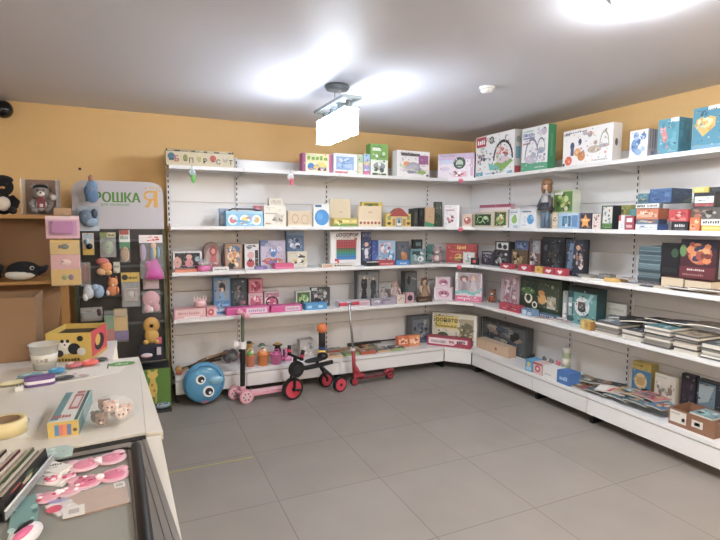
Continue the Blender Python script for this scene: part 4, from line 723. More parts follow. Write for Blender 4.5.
for i, (u, v, zz, rz, w, dd, c1, lb) in enumerate([
    (624, 318, z4+.02, -60, .2, .15, '5a6672', 'bluish magazine lying askew behind the first two stacks'),
    (640, 322, h2+.032, -50, .28, .2, '2e3034', 'black magazine sprawled over the second stack'),
    (668, 322, h3+.008, -100, .3, .12, '1f2022', 'long black magazine lying slantwise over the teal covered stack'),
    (689, 328, h4+.008, -75, .24, .17, '34384a', 'dark blue magazine lying on the pale stack'),
    (712, 336, h5+.008, -82, .22, .2, '8a7a68', 'brownish magazine lying on the stack at the right edge')]):
    P = onshelf(u, v, zz, 'R', .13, .14); P.z = zz
    slab('magazine', lb, 'magazine', P, R(rz), w, dd, .007, c1, 'g .05 .05 .95 .95 9 6a6a70,3a3c44,a09a94', g=MG, sag=.006)

# ================================================================== bottom shelf
z0 = SH['0']
W, H, c, rz = place('B', z0, 173, 190, 352, vb=362)
t = thing('toy_weapon_bundle', 'bundle of brown wooden sticks and toy bows at the left end of the bottom shelf', 'toy bundle', (c.x, YB+.12, z0), 0, G0)
rnd = random.Random(3)
for i in range(7):
    x = -.06+i*.03; MB().tube([(x, rnd.uniform(-.04, .06), .015+.01*i), (x+.09, .02, .04+.012*i), (x+rnd.uniform(.2, .34), .1, .03+.016*i)], .012, rnd.choice(['8a6a48', '6a5038', 'a08258', '4a3a2c'])).obj('stick', t)
MB().ell((-.06, -.04, .05), .03, 'b8863a').ell((-.055, -.045, .02), (.03, .03, .02), 'c45a3a').obj('ball', t)
t = thing('net_bag', 'dark grey and pink net bag of small toys behind the blue round bag', 'toy bag', onshelf(233, 362, z0, 'B', .14, .1), 0, G0)
m = MB(); rnd = random.Random(8)
for i in range(12): m.ell((rnd.uniform(-.075, .075), rnd.uniform(-.05, .05), .04+rnd.uniform(0, .06)), (.04, .03, .036), rnd.choice(['55525a', '6a666a', 'a8788a', '7a8078']), n=8, m=6)
m.obj('toys', t).__setitem__('kind', 'stuff')
m = MB()
for i in range(5): a = -.07+i*.035; m.tube([(a, -.05, .01), (a*.8, -.02, .08), (a*.3, 0, .105)], .003, 'c98a9c', 5)
m.obj('netting', t)
# round blue bag with two eyes, leaning on the plinth
cx = on_y(204, 378, 4.44)
t = thing('round_toy_bag', 'round shiny blue plastic wrapped bag with two big eyes leaning on the white plinth', 'toy bag', (cx.x, 4.415, .014), 0)
t.rotation_euler = (R(-7), 0, 0); t.scale = (.95, .95, .95)
RB = .188; zc = RB
BLUE = mat('4a9cc8', .22, name='blue_vinyl')
m = MB(); n = 30
prof = [(0, -.05), (.1, -.052), (.155, -.04), (.182, -.015), (.188, .01), (.18, .035), (.15, .05), (0, .055)]
X = Matrix.Translation((0, .0, zc)) @ Matrix.Rotation(PI/2, 4, 'X') @ Matrix.Scale(-1, 4, (0, 0, 1))
m.lathe(prof, BLUE, n=n, X=X)
m.obj('body', t)
MB().ell((.1, -.052, zc+.02), (.065, .02, .04), mat('7fbfe0', .2)).obj('pale_oval', t)  # paler raised oval on the right of the bag
m = MB().ring(.155, .165, -.052, -.044, mat('2f7fae', .3), X=Matrix.Translation((0, 0, zc))); m.obj('seam', t)
for (ex, ez, r) in ((-.035, .04, .043), (.03, -.075, .05)):
    m = MB().cyl((ex, -.05, zc+ez), (ex, -.06, zc+ez), r, 'eef2f4', n=18).cyl((ex+.004, -.06, zc+ez), (ex+.004, -.064, zc+ez), r*.68, '15151a', n=16).cyl((ex+.012, -.064, zc+ez-.012), (ex+.012, -.067, zc+ez-.012), r*.25, 'f4f4f4', n=10)
    m.obj('eye', t)
MB().box(-.03, -.054, .012, .02, -.04, .03, 'b0607a').obj('label_patch', t)

# beach toys
for (u, vt, c1, lb, ex, r_, h_) in ((250.5, 350, 'e8825a', 'orange pink beach bucket with a green toy in it, left of the trio', '6fb84a', .045, .125), (263, 349, 'ee8a2c', 'bright orange beach bucket with a sieve, middle of the trio', 'f2a05a', .058, .13), (276, 347, 'e070b0', 'pink watering can, right of the trio', 'd95a9c', .058, .115)):
    P = on_y(u, 356, YB+.09)
    t = thing('beach_bucket' if 'bucket' in lb else 'watering_can', lb, 'beach toy', (P.x, YB+.09, z0), 0, 'beach toys behind the pink scooter')
    MB().lathe([(r_*.75, 0), (r_*.95, h_*.8), (r_*1.06, h_*.84), (r_*1.06, h_*.9), (r_*.9, h_*.9), (r_*.7, .01)], c1).obj('bucket', t)
    if 'bucket' in lb:
        MB().tube([(-r_, 0, h_*.86), (-r_*.7, -.01, h_*1.25), (0, -.015, h_*1.4), (r_*.7, -.01, h_*1.25), (r_, 0, h_*.86)], .004, 'f0d8c8').obj('handle', t)
        MB().ell((0, 0, h_*.95), (r_*.75, r_*.75, h_*.25), ex).ell((.01, -.02, h_*1.12), (r_*.3, r_*.3, h_*.14), 'f0ece0').obj('sand_toy', t)
    else:
        MB().tube([(r_*.8, 0, .03), (r_*1.8, -.01, .06), (r_*2.0, -.01, .085)], [.012, .01, .018], ex).obj('spout', t)
        MB().tube([(-r_*.3, 0, h_*.85), (-r_*.2, 0, h_*1.2), (r_*.4, 0, h_*1.2), (r_*.6, 0, h_*.85)], .007, ex).obj('handle', t)
for u, v, c1, c2, lb in ((249, 341, '3a3632', 'c99a3a', 'small dark hat-like toy with a yellow band above the left bucket'), (262, 343, '6a7a74', '8a9a90', 'grey green toy spade above the middle bucket'), (277.5, 342, 'b8903a', '2c2620', 'yellow and black striped toy above the pink watering can')):
    P = on_y(u, v, YB+.22)
    t = thing('small_toy', lb, 'toy', (P.x, YB+.22, z0), 0, 'small toys standing behind the beach buckets'); h = P.z-z0
    MB().lathe([(.045, 0), (.05, .02), (.03, h-.06), (.022, h-.03)], c2).obj('body', t)
    MB().ell((0, 0, h-.02), (.032, .03, .02), c1).lathe([(.05, 0), (.045, .008), (0, .01)], c2, (0, 0, h-.03)).obj('cap', t)
I('toy_pack', 'pink plastic toy pack right of the pink watering can', 'toy pack', 'B', '0', 285, 292, 350, 'd878ae', 'c .5 .5 .3 e8a0c8', df=.12, d=.08, g=G0)
I('toy_pack', 'grey white bag of toys behind the tricycle handle', 'toy pack', 'B', '0', 300, 314, 340, 'b8b4b2', 'g .05 .05 .95 .95 8 d8d4d0,8f8c90,6a7a8a', df=.2, d=.1, g=G0)
# orange ball tumbler
P = on_y(322, 345, YB+.1)
t = thing('stacking_tumbler', 'stacking toy with an orange ball on black, blue and yellow rings behind the saddle', 'toy', (P.x, YB+.1, z0), 0, G0)
zt = on_y(322, 323, YB+.1).z-z0; rr = .052
for r_, a, b_, c1, nm in ((.05, 0, .055, 'e88a2c', 'base'), (.042, .056, .085, 'e8c23a', 'yellow_ring'), (.036, .086, .115, '2f4a8a', 'blue_ring'), (.034, .116, zt-2*rr+.012, '26262a', 'black_ring')):
    MB().lathe([(r_*.9, a), (r_, a+.006), (r_, b_-.006), (r_*.9, b_)], c1).obj(nm, t)
MB().ell((0, 0, zt-rr), rr, 'f07a28', n=18, m=12).obj('ball', t)
# coloured packs lying on the bottom shelf
sp = [(1.80, .11, -6, .17, .13, 'c9b49a', 'beige and red packet lying behind the red scooter stem'), (1.985, .12, 5, .16, .14, '7f9a6a', 'green packet lying right of the red scooter stem'), (2.17, .11, -4, .17, .14, 'b8684a', 'orange brown packet lying in the middle of the long bottom shelf'),
      (2.355, .13, 5, .17, .14, '6a7a84', 'grey blue packet lying right of the orange brown one'), (2.53, .12, -5, .15, .14, '4a4f58', 'dark packet lying below the orange packs'),
      (1.87, .27, 4, .17, .12, '8a8f94', 'grey packet lying deep on the shelf behind the scooter stem'), (2.07, .27, -3, .17, .12, 'a89468', 'tan packet lying deep on the shelf in front of the black rifle'), (2.27, .28, 3, .17, .12, '7a4a40', 'dark red packet lying deep on the shelf left of the orange packs')]
for i, (x, a, rot, w, dd, c1, lb) in enumerate(sp):
    slab('toy_packet', lb, 'toy packet', Vector((x, YB+a, z0)), R(rot), w, dd, .022+.006*(i % 3), c1, 'g .03 .03 .97 .97 18 d9c8a8,a84a3c,6f9a5a,3a3c40,e0a04a,8fa8b8', edge=['c9a878', '8fa46a', 'b8583c'][i % 3], g='packets lying on the bottom shelf', seed=i, settle=False)
P = onshelf(372, 337, z0, 'B', .3, .05)
t = thing('toy_rifle', 'long black toy rifle lying across the back of the bottom shelf', 'toy rifle', (P.x, YB+.37, z0+.001), R(1), G0)
MB().box(-.3, -.012, .025, .1, .012, .05, '26262a').box(-.3, -.02, .0, -.14, .02, .045, '3a332c').box(-.1, -.012, .0, -.07, .012, .03, '1c1c1e').obj('stock', t)
MB().tube([(.1, 0, .04), (.34, 0, .04)], .009, '1a1a1c').obj('barrel', t)
for i, (u0, u1, v, c1, lb) in enumerate([(398, 408.5, 336.5, 'd8683a', 'orange red pack standing left of the paler one on the bottom shelf'), (409, 420, 335.5, 'e08a52', 'paler orange pack right of the orange red one')]):
    I('toy_pack', lb, 'toy pack', 'B', '0', u0, u1, v, c1, 'r .1 .3 .9 .7 f0c8a0; g .05 .05 .95 .95 5 b8402c,f4d8b8', df=.16, d=.06, g=G0)
I('toy_set_box', 'dark clear fronted box left of the big vehicle box in the corner', 'toy box', 'B', '0', 411, 430.5, 316, '5a6068', 'r .08 .1 .92 .88 6f7a84; g .08 .05 .92 .9 14 3a4048,8a949c,4a5a78,a8a8a4; r .0 .0 1 .2 4a607f', df=.27, d=.1, g=G0)
I('toy_set_box', 'big white box with a yellow title and military vehicles in the corner', 'toy box', 'C', '0', 432.5, 477, 314, 'd2ccbb',
  'r .06 .5 .58 .92 d6c056; w .32 .78 .22 2a2718 Бронетех; s .1 .54 .56 .62 14 6a6030; r .62 .2 .93 .85 a89c7f; e .78 .5 .16 .22 6f6a50; g .5 .15 .92 .6 9 8a8468,5a5a48,b8b09a; r .02 .0 .93 .2 55606a; e .25 .28 .12 .1 4f5a46; g .05 .02 .9 .24 9 6a7a84,3f4a4c,8a948f; r .0 .0 .03 1 e6e2da; r .94 0 1 1 e2ded8', df=.17, d=.09, side='cfcabd', g=G0)
I('long_toy_box', 'long crimson edged box with a white label lying across the corner front', 'toy box', 'C', '0', 427, 470, 337.5, 'b03450', 'r .04 .2 .94 .85 e2cfd4; s .1 .35 .45 .65 12 8a8088; s .52 .4 .64 .75 4 a03a4a; p b03a54 .62 .2 .94 .2 .94 .4 .72 .55; s .7 .5 .9 .8 4 3a3a40', df=.0, d=.09, side='a03048', g=G0)
I('toy_set_box', 'dark clear fronted weapon set box standing on the bottom shelf right of the corner', 'toy box', 'R', '0', 481, 527, 323, '4a4e52', 'r .05 .08 .96 .94 5f676c; g .06 .08 .95 .92 26 3a4452,8a8f8a,a8907a,4f5f7a,2c3034,b8b4a8; r .03 .03 .05 .97 c4c8c6', df=.28, d=.08, g=G0)
I('wooden_box', 'pale wooden flat box with a round dark clasp in front of the weapon set box', 'box', 'R', '0', 477, 508, 342.5, 'c9a888', 'c .62 .5 .16 8a5a48', df=.13, d=.1, side='b8977a', top='d2b598', g=None)
for i, (u, v, c1, lb) in enumerate([(530, 353, '26282a', 'black toy figure heap lying left of the grey toys on the bottom shelf'), (540, 357, '5a5c5e', 'dark grey toy dog in the middle of the small toys'), (547, 357, '7a7e7a', 'lighter grey toy right of the dark grey dog'), (555, 360, 'd06a80', 'pink toy animal left of the green jar')]):
    P = onshelf(u, v+5, z0, 'R', .12, .22); x = P.x
    t = thing('toy_animal', lb, 'toy animal', (x, P.y, z0+.011), -PI/2+i*.5, 'small toy animals on the bottom shelf')
    s = .8; f = FUR(c1)
    b = MB().ell((0, 0, .055*s), (.05*s, .032*s, .03*s), f).ell((.05*s, 0, .085*s), (.028*s, .026*s, .026*s), f)
    for dx in (-.03, .03):
        for dy in (-.018, .018): b.tube([(dx*s, dy*s, .05*s), (dx*s*1.1, dy*s, .0)], [.012*s, .01*s], f, 6)
    b.obj('body', t)
    MB().ell((.076*s, 0, .078*s), (.012*s, .012*s, .01*s), 'e0dcd4').ell((.04*s, -.02*s, .108*s), (.01*s, .006*s, .014*s), f).ell((.04*s, .02*s, .108*s), (.01*s, .006*s, .014*s), f).obj('head_details', t)
P = onshelf(566, 364, z0, 'R', .12, .14)
t = thing('toy_jar', 'pale green jar with a white lid on the bottom shelf', 'jar', (max(P.x, XR+.12), P.y, z0), 0, G0); h = on_x(561.5, 346, P.x).z-z0
MB().lathe([(.034, 0), (.037, .01), (.037, h*.75), (.03, h*.8)], 'a8bc94').obj('jar', t)
MB().lathe([(.035, h*.8), (.036, h*.82), (.036, h), (0, h)], 'dcdcd4').obj('lid', t)
MB().lathe([(.0376, h*.3), (.0376, h*.6)], 'e4e4d8').obj('label_band', t)
for (u0, u1, v, c1, spc, lb, df, us) in ((525.5, 532, 359.5, '4fa0d0', 'r .1 .1 .9 .4 9fd0e8; c .5 .6 .2 d8c86a', 'small light blue box at the edge of the bottom shelf, first in its row', .012, None), (533, 542, 363, 'd8b8b8', 'c .5 .5 .3 c8404c; c .5 .5 .14 f0e4e4; r 0 .85 1 1 b8404c', 'small white and red box second in its row on the bottom shelf edge', .012, None), (543, 556.5, 367.5, 'e0dedc', 'r .1 .3 .6 .4 c0bcba', 'plain white box third in its row on the bottom shelf edge', .012, None), (557, 570, 371.5, '3f74b8', 's .2 .3 .8 .6 5 a8c4e8', 'bright blue box fourth in its row on the bottom shelf edge', .012, None)):
    I('card_game_box', lb, 'toy box', 'R', '0', u0, u1, v, c1, spc, df=df, d=.12, g='small boxes on the bottom shelf edge')
# spread of magazines and packets on the right
MGB = 'magazines and packets spread on the bottom shelf'
sprd = [(577, .31, -87, .2, .17, 'a8b8a0', 'pale green magazine lying at the back left of the spread'), (583.5, .12, -90, .17, .18, '7a5a48', 'brown magazine at the front left of the spread beside the blue box'),
        (599, .31, -92, .21, .17, '9a9a98', 'grey magazine at the back of the spread'), (602, .12, -88, .2, .18, '4a5a68', 'dark blue grey packet in front, left of the white and red magazine'),
        (620, .3, -89, .2, .17, '6a8a94', 'teal grey magazine at the back of the spread beside the blue and yellow box'), (623, .12, -91, .2, .18, '5f7a88', 'bluish packet under the white and red magazine'),
        (643, .12, -89, .185, .18, '3f6a78', 'deep teal magazine at the front of the spread before the blue and yellow box'), (662, .12, -91, .13, .18, '4f7aa0', 'shiny blue packet at the right end of the spread left of the cardboard box'),
        (588, .21, -72, .24, .17, '8a7058', 'tan brown magazine lying on top at the left of the spread'), (609, .24, -60, .25, .11, '2a2a2e', 'black magazine lying askew on top at the back of the spread'),
        (612, .12, -66, .22, .16, 'd8ccc8', 'white and red magazine lying on top near the front edge of the spread'), (633, .18, -80, .24, .17, 'b89468', 'tan magazine lying on top in front of the blue and yellow box'), (651, .19, -97, .2, .15, 'b8606a', 'pinkish red packet lying on top against the cardboard box')]
for i, (u, a, rot, w, dd, c1, lb) in enumerate(sprd):
    P = on_x(u, 388, XR+a); P.z = z0
    sp_ = 'p c83a44 .4 .05 .95 .1 .95 .9 .5 .8; r .05 .1 .35 .9 e6e2de' if 'white and red magazine lying' in lb else 'g .03 .03 .97 .97 16 '+{0: 'b8906a,3a3c40,6a7a84', 1: 'c9b48a,55606a,a8483c', 2: '6fa0a8,d8d4c8,3a4a50'}[i % 3]
    slab('magazine' if 'magazine' in lb.split(' lying')[0].split(' at')[0] else 'toy_packet', lb, 'magazine' if 'magazine' in lb.split(' lying')[0].split(' at')[0] else 'toy packet', P, R(rot), w, dd, .009, c1, sp_, edge='a8a49c', g=MGB, sag=.006, seed=i+30)
I('craft_kit_box', 'blue box with a yellow top and a cream oval on the bottom shelf', 'toy box', 'R', '0', 632.5, 651, 363, '3f7fb0', 'r 0 .8 1 1 c8b040; e .48 .5 .34 .22 d9c08a; e .48 .5 .22 .12 c49a5a; c .8 .18 .16 2c3a44; r .05 .05 .6 .2 4f94c4', df=.29, us=658, side='b0a04a', top='c4b04a', g=G0)
I('craft_kit_box', 'white box with grey green pictures right of the blue and yellow box', 'toy box', 'R', '0', 655, 675.5, 375, 'd4d0c8', 'g .08 .1 .92 .9 12 a8b0a0,7a8a84,e6e2da,8a7a6a; r .1 .05 .9 .3 b8c4b4', df=.27, us=681, side='cfc8b8', g=G0)
I('game_box', 'dark purple box with faint patterns behind the cardboard box', 'toy box', 'R', '0', 681.5, 695.5, 374.5, '332c3a', 'g .08 .1 .92 .9 12 4a4458,5f4a5a,6a6a80,2a2430', df=.29, us=699, g=G0)
I('game_box', 'dark box with a pale blue picture behind the open cardboard box', 'toy box', 'R', '0', 697, 722, 382, '2f3a48', 'r .08 .35 .75 .95 6f90a8; p a8bcc8 .1 .4 .5 .5 .7 .9 .1 .9; g .1 .05 .95 .4 6 4a6a88,1c2430', df=.3, d=.06, g=G0)
# open cardboard tray of magazines
W, H, c, rz = place('R', z0, 670, 714, 407.5, .04)
t = thing('cardboard_box', 'open brown cardboard box with two white labels full of magazines, at the right edge', 'box', c, rz)
hh = .115; dp = .22; m = MB()
m.box(-W/2, 0, 0, W/2, .006, hh, '8a5f44').box(-W/2, dp-.006, 0, W/2, dp, hh, '8a5f44').box(-W/2, .006, 0, -W/2+.006, dp-.006, hh, '8a5f44').box(W/2-.006, .006, 0, W/2, dp-.006, hh, '7a5138').box(-W/2+.006, .006, 0, W/2-.006, dp-.006, .005, '8a5f44')
m.obj('box', t)
T = tfront(W, hh)
MB().add([T(a, b_, 1) for a, b_ in ((.03, .2), (.4, .2), (.4, .9), (.03, .9))], [(0, 1, 2, 3)], 'd4cfc6').art('r .3 .35 .37 .55 6a6460; s .06 .7 .25 .78 8 8a847c', T, W/hh).obj('label_patch', t)['label'] = 'large white shipping label'
MB().add([T(a, b_, 1) for a, b_ in ((.52, .3), (.76, .3), (.76, .72), (.52, .72))], [(0, 1, 2, 3)], 'd0c9c0').art('r .58 .4 .7 .6 7a6a5c', T, W/hh).obj('label_patch', t)['label'] = 'small white label'
for i in range(7):
    c1 = ['3a4448', '8aa8a4', '2c3034', '6fa8a8', 'c9c0b0', '4a5a60', '7a98a0'][i]
    Y = c.y+W/2-.02-i*(W-.04)/7*.98
    mg_ = slab('magazine', ['dark grey magazine, leftmost in the cardboard box', 'pale teal magazine, second from the left in the cardboard box', 'black magazine, third in the cardboard box', 'bright teal magazine, fourth in the cardboard box', 'cream magazine, fifth in the cardboard box', 'slate magazine, sixth in the cardboard box', 'light blue magazine, rightmost in the cardboard box'][i], 'magazine', Vector((c.x+.11, c.y+W*.17-i*W*.055, c.z+.03+i*.0125)), -PI/2+(.05 if i % 2 else -.04), W*.5, .165, .01, c1, 'g .04 .04 .96 .96 9 8fc0c0,3a4448,d0ccc0', g='magazines in the cardboard box', seed=i)

# ================================================================== ride-on toys on the floor
PK = mat('e59aac', .4, name='pink_plastic'); PKL = mat('f0c4cc', .4); RUB = mat('18181a', .6)
def wheel(par, name, x, y, z, r, w, tyre, hub, spokes=0):
    o = MB().cyl((x, y-w/2, z), (x, y+w/2, z), r, tyre, n=24).obj(name, par)
    m = MB()
    for s in (-1, 1):
        yy = y+s*(w/2+.0008); m.cyl((x, yy-.002, z), (x, yy+.002, z), r*.8, hub, n=22)
        m.cyl((x, yy-.006, z), (x, yy+.006, z), r*.2, 'd8d0d4' if spokes else RUB, n=10)
        for k in range(spokes):
            a = 2*PI*k/spokes; m.cyl((x+r*.48*math.cos(a), yy-.004, z+r*.48*math.sin(a)), (x+r*.48*math.cos(a), yy+.004, z+r*.48*math.sin(a)), r*.15, 'b8687c', n=8)
    m.obj('hub', o); return o
# pink three wheeled scooter
t = thing('kick_scooter', 'pink three wheeled kick scooter parked along the plinth', 'scooter', (.805, 4.37, 0), R(3))
wheel(t, 'wheel', .045, -.075, .062, .062, .03, PK, PKL, 6)
wheel(t, 'wheel', -.02, .075, .062, .062, .03, PK, PKL, 6)
wheel(t, 'wheel', .46, .0, .04, .04, .03, PK, PKL, 0)
MB().tube([(.045, -.075, .062), (.0, -.03, .085), (-.01, .03, .085), (-.02, .075, .062)], .016, PK).obj('front_axle', t)
MB().prism([(.05, -.045), (.12, -.055), (.4, -.05), (.47, -.03), (.49, 0), (.47, .03), (.4, .05), (.12, .055), (.05, .045)], .05, .075, PK).box(.1, -.04, .075, .4, .04, .078, 'e8b0bc').obj('deck', t)
MB().tube([(.05, 0, .06), (.035, 0, .09), (.03, 0, .14)], [.03, .03, .024], PK).obj('neck', t)
MB().cyl((.03, 0, .12), (.035, 0, .5), .022, RUB).obj('lower_stem', t)
MB().cyl((.035, 0, .48), (.037, 0, .54), .034, 'ece6e6').cyl((-.025, -.03, .53), (-.025, .0, .53), .026, 'ece6e6').cyl((-.025, 0, .52), (.035, 0, .52), .012, 'ece6e6').obj('clamp', t)
MB().cyl((.037, 0, .52), (.04, 0, .79), .015, '5a6a58').obj('upper_stem', t)
MB().cyl((.04, -.1, .79), (.04, .1, .79), .012, CHROME).obj('handlebar', t)
for s in (-1, 1): MB().cyl((.04, s*.04, .79), (.04, s*.11, .79), .021, PKL).ell((.04, s*.112, .79), .024, PK).obj('grip', t)
MB().ell((.005, -.05, .815), (.03, .03, .02), PK).ell((.07, -.04, .775), (.028, .03, .028), PKL).obj('bell', t)
# folded tricycle
t = thing('tricycle', 'black and red children\'s tricycle with a black saddle standing at the bottom shelf', 'tricycle', (1.255, 4.235, 0), R(15))
RED = mat('d2304c', .35, name='red_plastic')
o = wheel(t, 'wheel', 0, 0, .1, .1, .04, RUB, RED, 0)
MB().cyl((.0, -.05, .1), (.0, .05, .1), .012, RUB).box(.02, -.065, .085, .06, -.03, .1, RUB).tube([(0, -.045, .1), (.03, -.045, .095)], .007, RUB).obj('pedal', t)
for s in (-1, 1): MB().tube([(0, s*.035, .1), (.005, s*.035, .2), (.02, s*.02, .26)], .012, RUB).obj('fork', t)
m = MB().cyl((.02, -.05, .285), (.02, -.02, .285), .075, RUB, n=24).cyl((.02, -.056, .285), (.02, -.05, .285), .04, '2a2a2e', n=18); m.obj('steering_cover', t)
MB().cyl((.02, 0, .22), (.03, 0, .38), .018, RUB).obj('steering_stem', t)
MB().cyl((.03, -.12, .39), (.03, .12, .39), .012, RUB).obj('handlebar', t)
for s in (-1, 1): MB().tube([(.03, s*.1, .38), (.035, s*.11, .43), (.04, s*.115, .47)], [.017, .018, .018], RUB).cyl((.033, s*.108, .41), (.036, s*.112, .435), .02, RED).obj('grip', t)
MB().tube([(.03, 0, .285), (.15, 0, .265), (.3, 0, .265), (.44, 0, .27)], .022, RUB).obj('frame_bar', t)
m = MB().ell((.26, 0, .325), (.1, .05, .02), RUB).ell((.33, 0, .345), (.05, .06, .035), RUB).ell((.19, 0, .325), (.06, .028, .018), RUB); m.obj('saddle', t)
MB().cyl((.27, 0, .265), (.27, 0, .32), .016, RUB).obj('seat_post', t)
for s in (-1, 1):
    MB().tube([(.3, s*.01, .26), (.38, s*.06, .17), (.45, s*.085, .075)], .013, RUB).obj('rear_strut', t)
    wheel(t, 'wheel', .46 if s < 0 else .44, s*.1, .072, .072, .035, RUB, RED, 0)
# red scooter
t = thing('kick_scooter', 'small red two wheeled kick scooter with a grey tube leaning on the shelf', 'scooter', (1.925, 4.37, 0), R(7))
RM = mat('b02c3c', .35, name='red_metal')
wheel(t, 'wheel', 0, 0, .042, .042, .024, RUB, RM); wheel(t, 'wheel', .42, 0, .042, .042, .024, RUB, RM)
for s in (-1, 1): MB().box(-.012, s*.016-.003, .03, .012, s*.016+.003, .13, RM).obj('fork', t)
top_ = (-.075, -.02, .815); mid = (-.022, -.008, .37)
MB().tube([(0, 0, .1), mid], .019, RM).obj('lower_stem', t)
MB().tube([mid, top_], .012, CHROME).obj('upper_stem', t)
MB().cyl((mid[0]-.002, mid[1], .355), (mid[0]-.003, mid[1], .385), .023, 'c9c4c4').obj('clamp', t)
MB().cyl((-.17, -.02, .82), (.02, -.02, .82), .01, CHROME).obj('handlebar', t)
MB().cyl((-.18, -.02, .82), (-.1, -.02, .82), .017, RED).obj('grip', t); MB().cyl((-.05, -.02, .82), (.03, -.02, .82), .017, RED).obj('grip', t)
MB().box(.05, -.045, .06, .38, .045, .075, '7a2430').box(.06, -.04, .075, .37, .04, .077, '4a1c24').obj('deck', t)
MB().tube([(-.002, 0, .2), (.04, 0, .13), (.08, 0, .075)], [.02, .022, .018], RM).box(.0, -.02, .08, .1, .02, .11, RM).obj('folding_bracket', t)
MB().tube([(.36, 0, .075), (.41, 0, .1), (.46, 0, .085)], .018, RM).obj('rear_brake', t)

# ================================================================== left: display rack, wooden rack, cartons
RY_ = 4.72; RX0, RX1 = -.458, .24
t = thing('display_rack', 'tall shop display rack with a pale rounded brand header and a green base', 'display rack', ((RX0+RX1)/2, RY_, 0), 0)
w = (RX1-RX0)/2; zt, zb_ = 1.932, 1.53; r_ = .1
pts = [(-w, zb_), (w, zb_)]+[(w-r_+r_*math.cos(R(a)), zt-r_+r_*math.sin(R(a))) for a in range(0, 91, 10)]+[(-w+r_+r_*math.cos(R(a)), zt-r_+r_*math.sin(R(a))) for a in range(90, 181, 10)]
n = len(pts); m = MB().add([(x, y, z) for y in (0, .02) for x, z in pts], [list(range(n)), list(range(n, 2*n))[::-1]]+[[i, n+i, n+(i+1) % n, (i+1) % n] for i in range(n)], mat('c3c0c8', .4))
T = lambda a, b_, k: (a, -.0006*k, b_)
for s, x, z, h, c1 in (('КРОШКА', -.045, 1.79, .115, '4a8c22'), ('для малышей', -.03, 1.735, .036, '5f9a42')) :
    vs, fs = text_mesh(s, .0)
    for ox in ((-.004, 0, .004) if len(s) == 6 else (0,)): m.add([T(x+ox+a*h*(.84 if len(s) == 6 else .93), z+b_*h, 1+ox*50) for a, b_, q in vs], fs, c1)
for a, dx, dz in ((20, .275, 1.882), (50, .3, 1.876), (0, .245, 1.886), (80, .322, 1.86), (-25, .215, 1.88)):
    if a == 20: m.art('a .42 .68 .4 .3 .38 80 280 dfa62c; r .42 .86 .7 .97 dfa62c; r .42 .4 .7 .52 dfa62c; r .66 0 .92 .97 dfa62c; p dfa62c .4 .45 .62 .45 .34 0 .08 0', lambda p_, q_, k: (.188+p_*.125, -.0006-.0002*k, 1.715+q_*.148), .85)
    X = Matrix.Translation((dx, -.0012, dz)) @ Matrix.Rotation(-R(a), 4, 'Y') if False else Matrix.Translation((dx, -.0012, dz))
    m.ell((0, 0, 0), (.008, .0006, .008), 'e8b43a', n=8, m=5, X=X)
m.obj('header', t)
MB().box(-w, 0, .36, w, .02, zb_-.002, mat('4a4644', .6)).obj('back_board', t)
for s in (-1, 1): MB().box(s*(w-.008)-.012, -.03, .0, s*(w-.008)+.012, .0, zb_, '56664a').obj('side_post', t)
for z in (1.42, 1.2, .95, .7):
    MB().box(-w+.02, -.014, z, w-.02, -.0005, z+.02, '6a6c70').obj('rail', t)
GREEN = mat('5b8a2c', .5, name='green_print')
b = MB().box(-w, -.28, .02, w, -.03, .36, GREEN, top='26282c')
T = lambda a, bb_, k: (-w+a*2*w, -.28-.0006*k, .02+bb_*.34)
b.art('e .8 .5 .05 .22 d9b83a; p d9b83a .77 .5 .83 .5 .83 .85 .77 .85; e .8 .85 .06 .09 e0c04a; c .76 .95 .04 d9b83a; c .84 .95 .04 d9b83a; e .77 .25 .012 .14 c9a52f; e .83 .25 .012 .14 c9a52f; c .79 .6 .03 a8742c; c .815 .45 .03 a8742c; e .3 .3 .12 .2 4a7424', T, 2.0)
b.obj('base', t)
MB().box(-w, -.36, .0, w, -.281, .02, '3a3a3c').obj('foot_plate', t)
P = Vector((.17, 4.40, .0245))
t2 = thing('mesh_bag', 'small blue and white patterned bag lying on the foot of the display rack', 'bag', P, R(8))
m = MB().ell((0, 0, .025), (.062, .034, .026), '8fa4b4'); rnd = random.Random(2)
for i in range(22): a = rnd.uniform(0, 6.28); q = rnd.uniform(.2, .9); m.ell((.055*q*math.cos(a), -.03*abs(q*math.sin(a)), .028+.02*math.sqrt(max(0, 1-q*q))), .007, rnd.choice(['e2e8ea', '4a6478', '2f4454']), n=6, m=4)
m.obj('body', t2)
MB().tube([(-.05, 0, .03), (-.065, -.01, .03), (-.075, 0, .02)], .003, '3a4a58').obj('cord', t2)

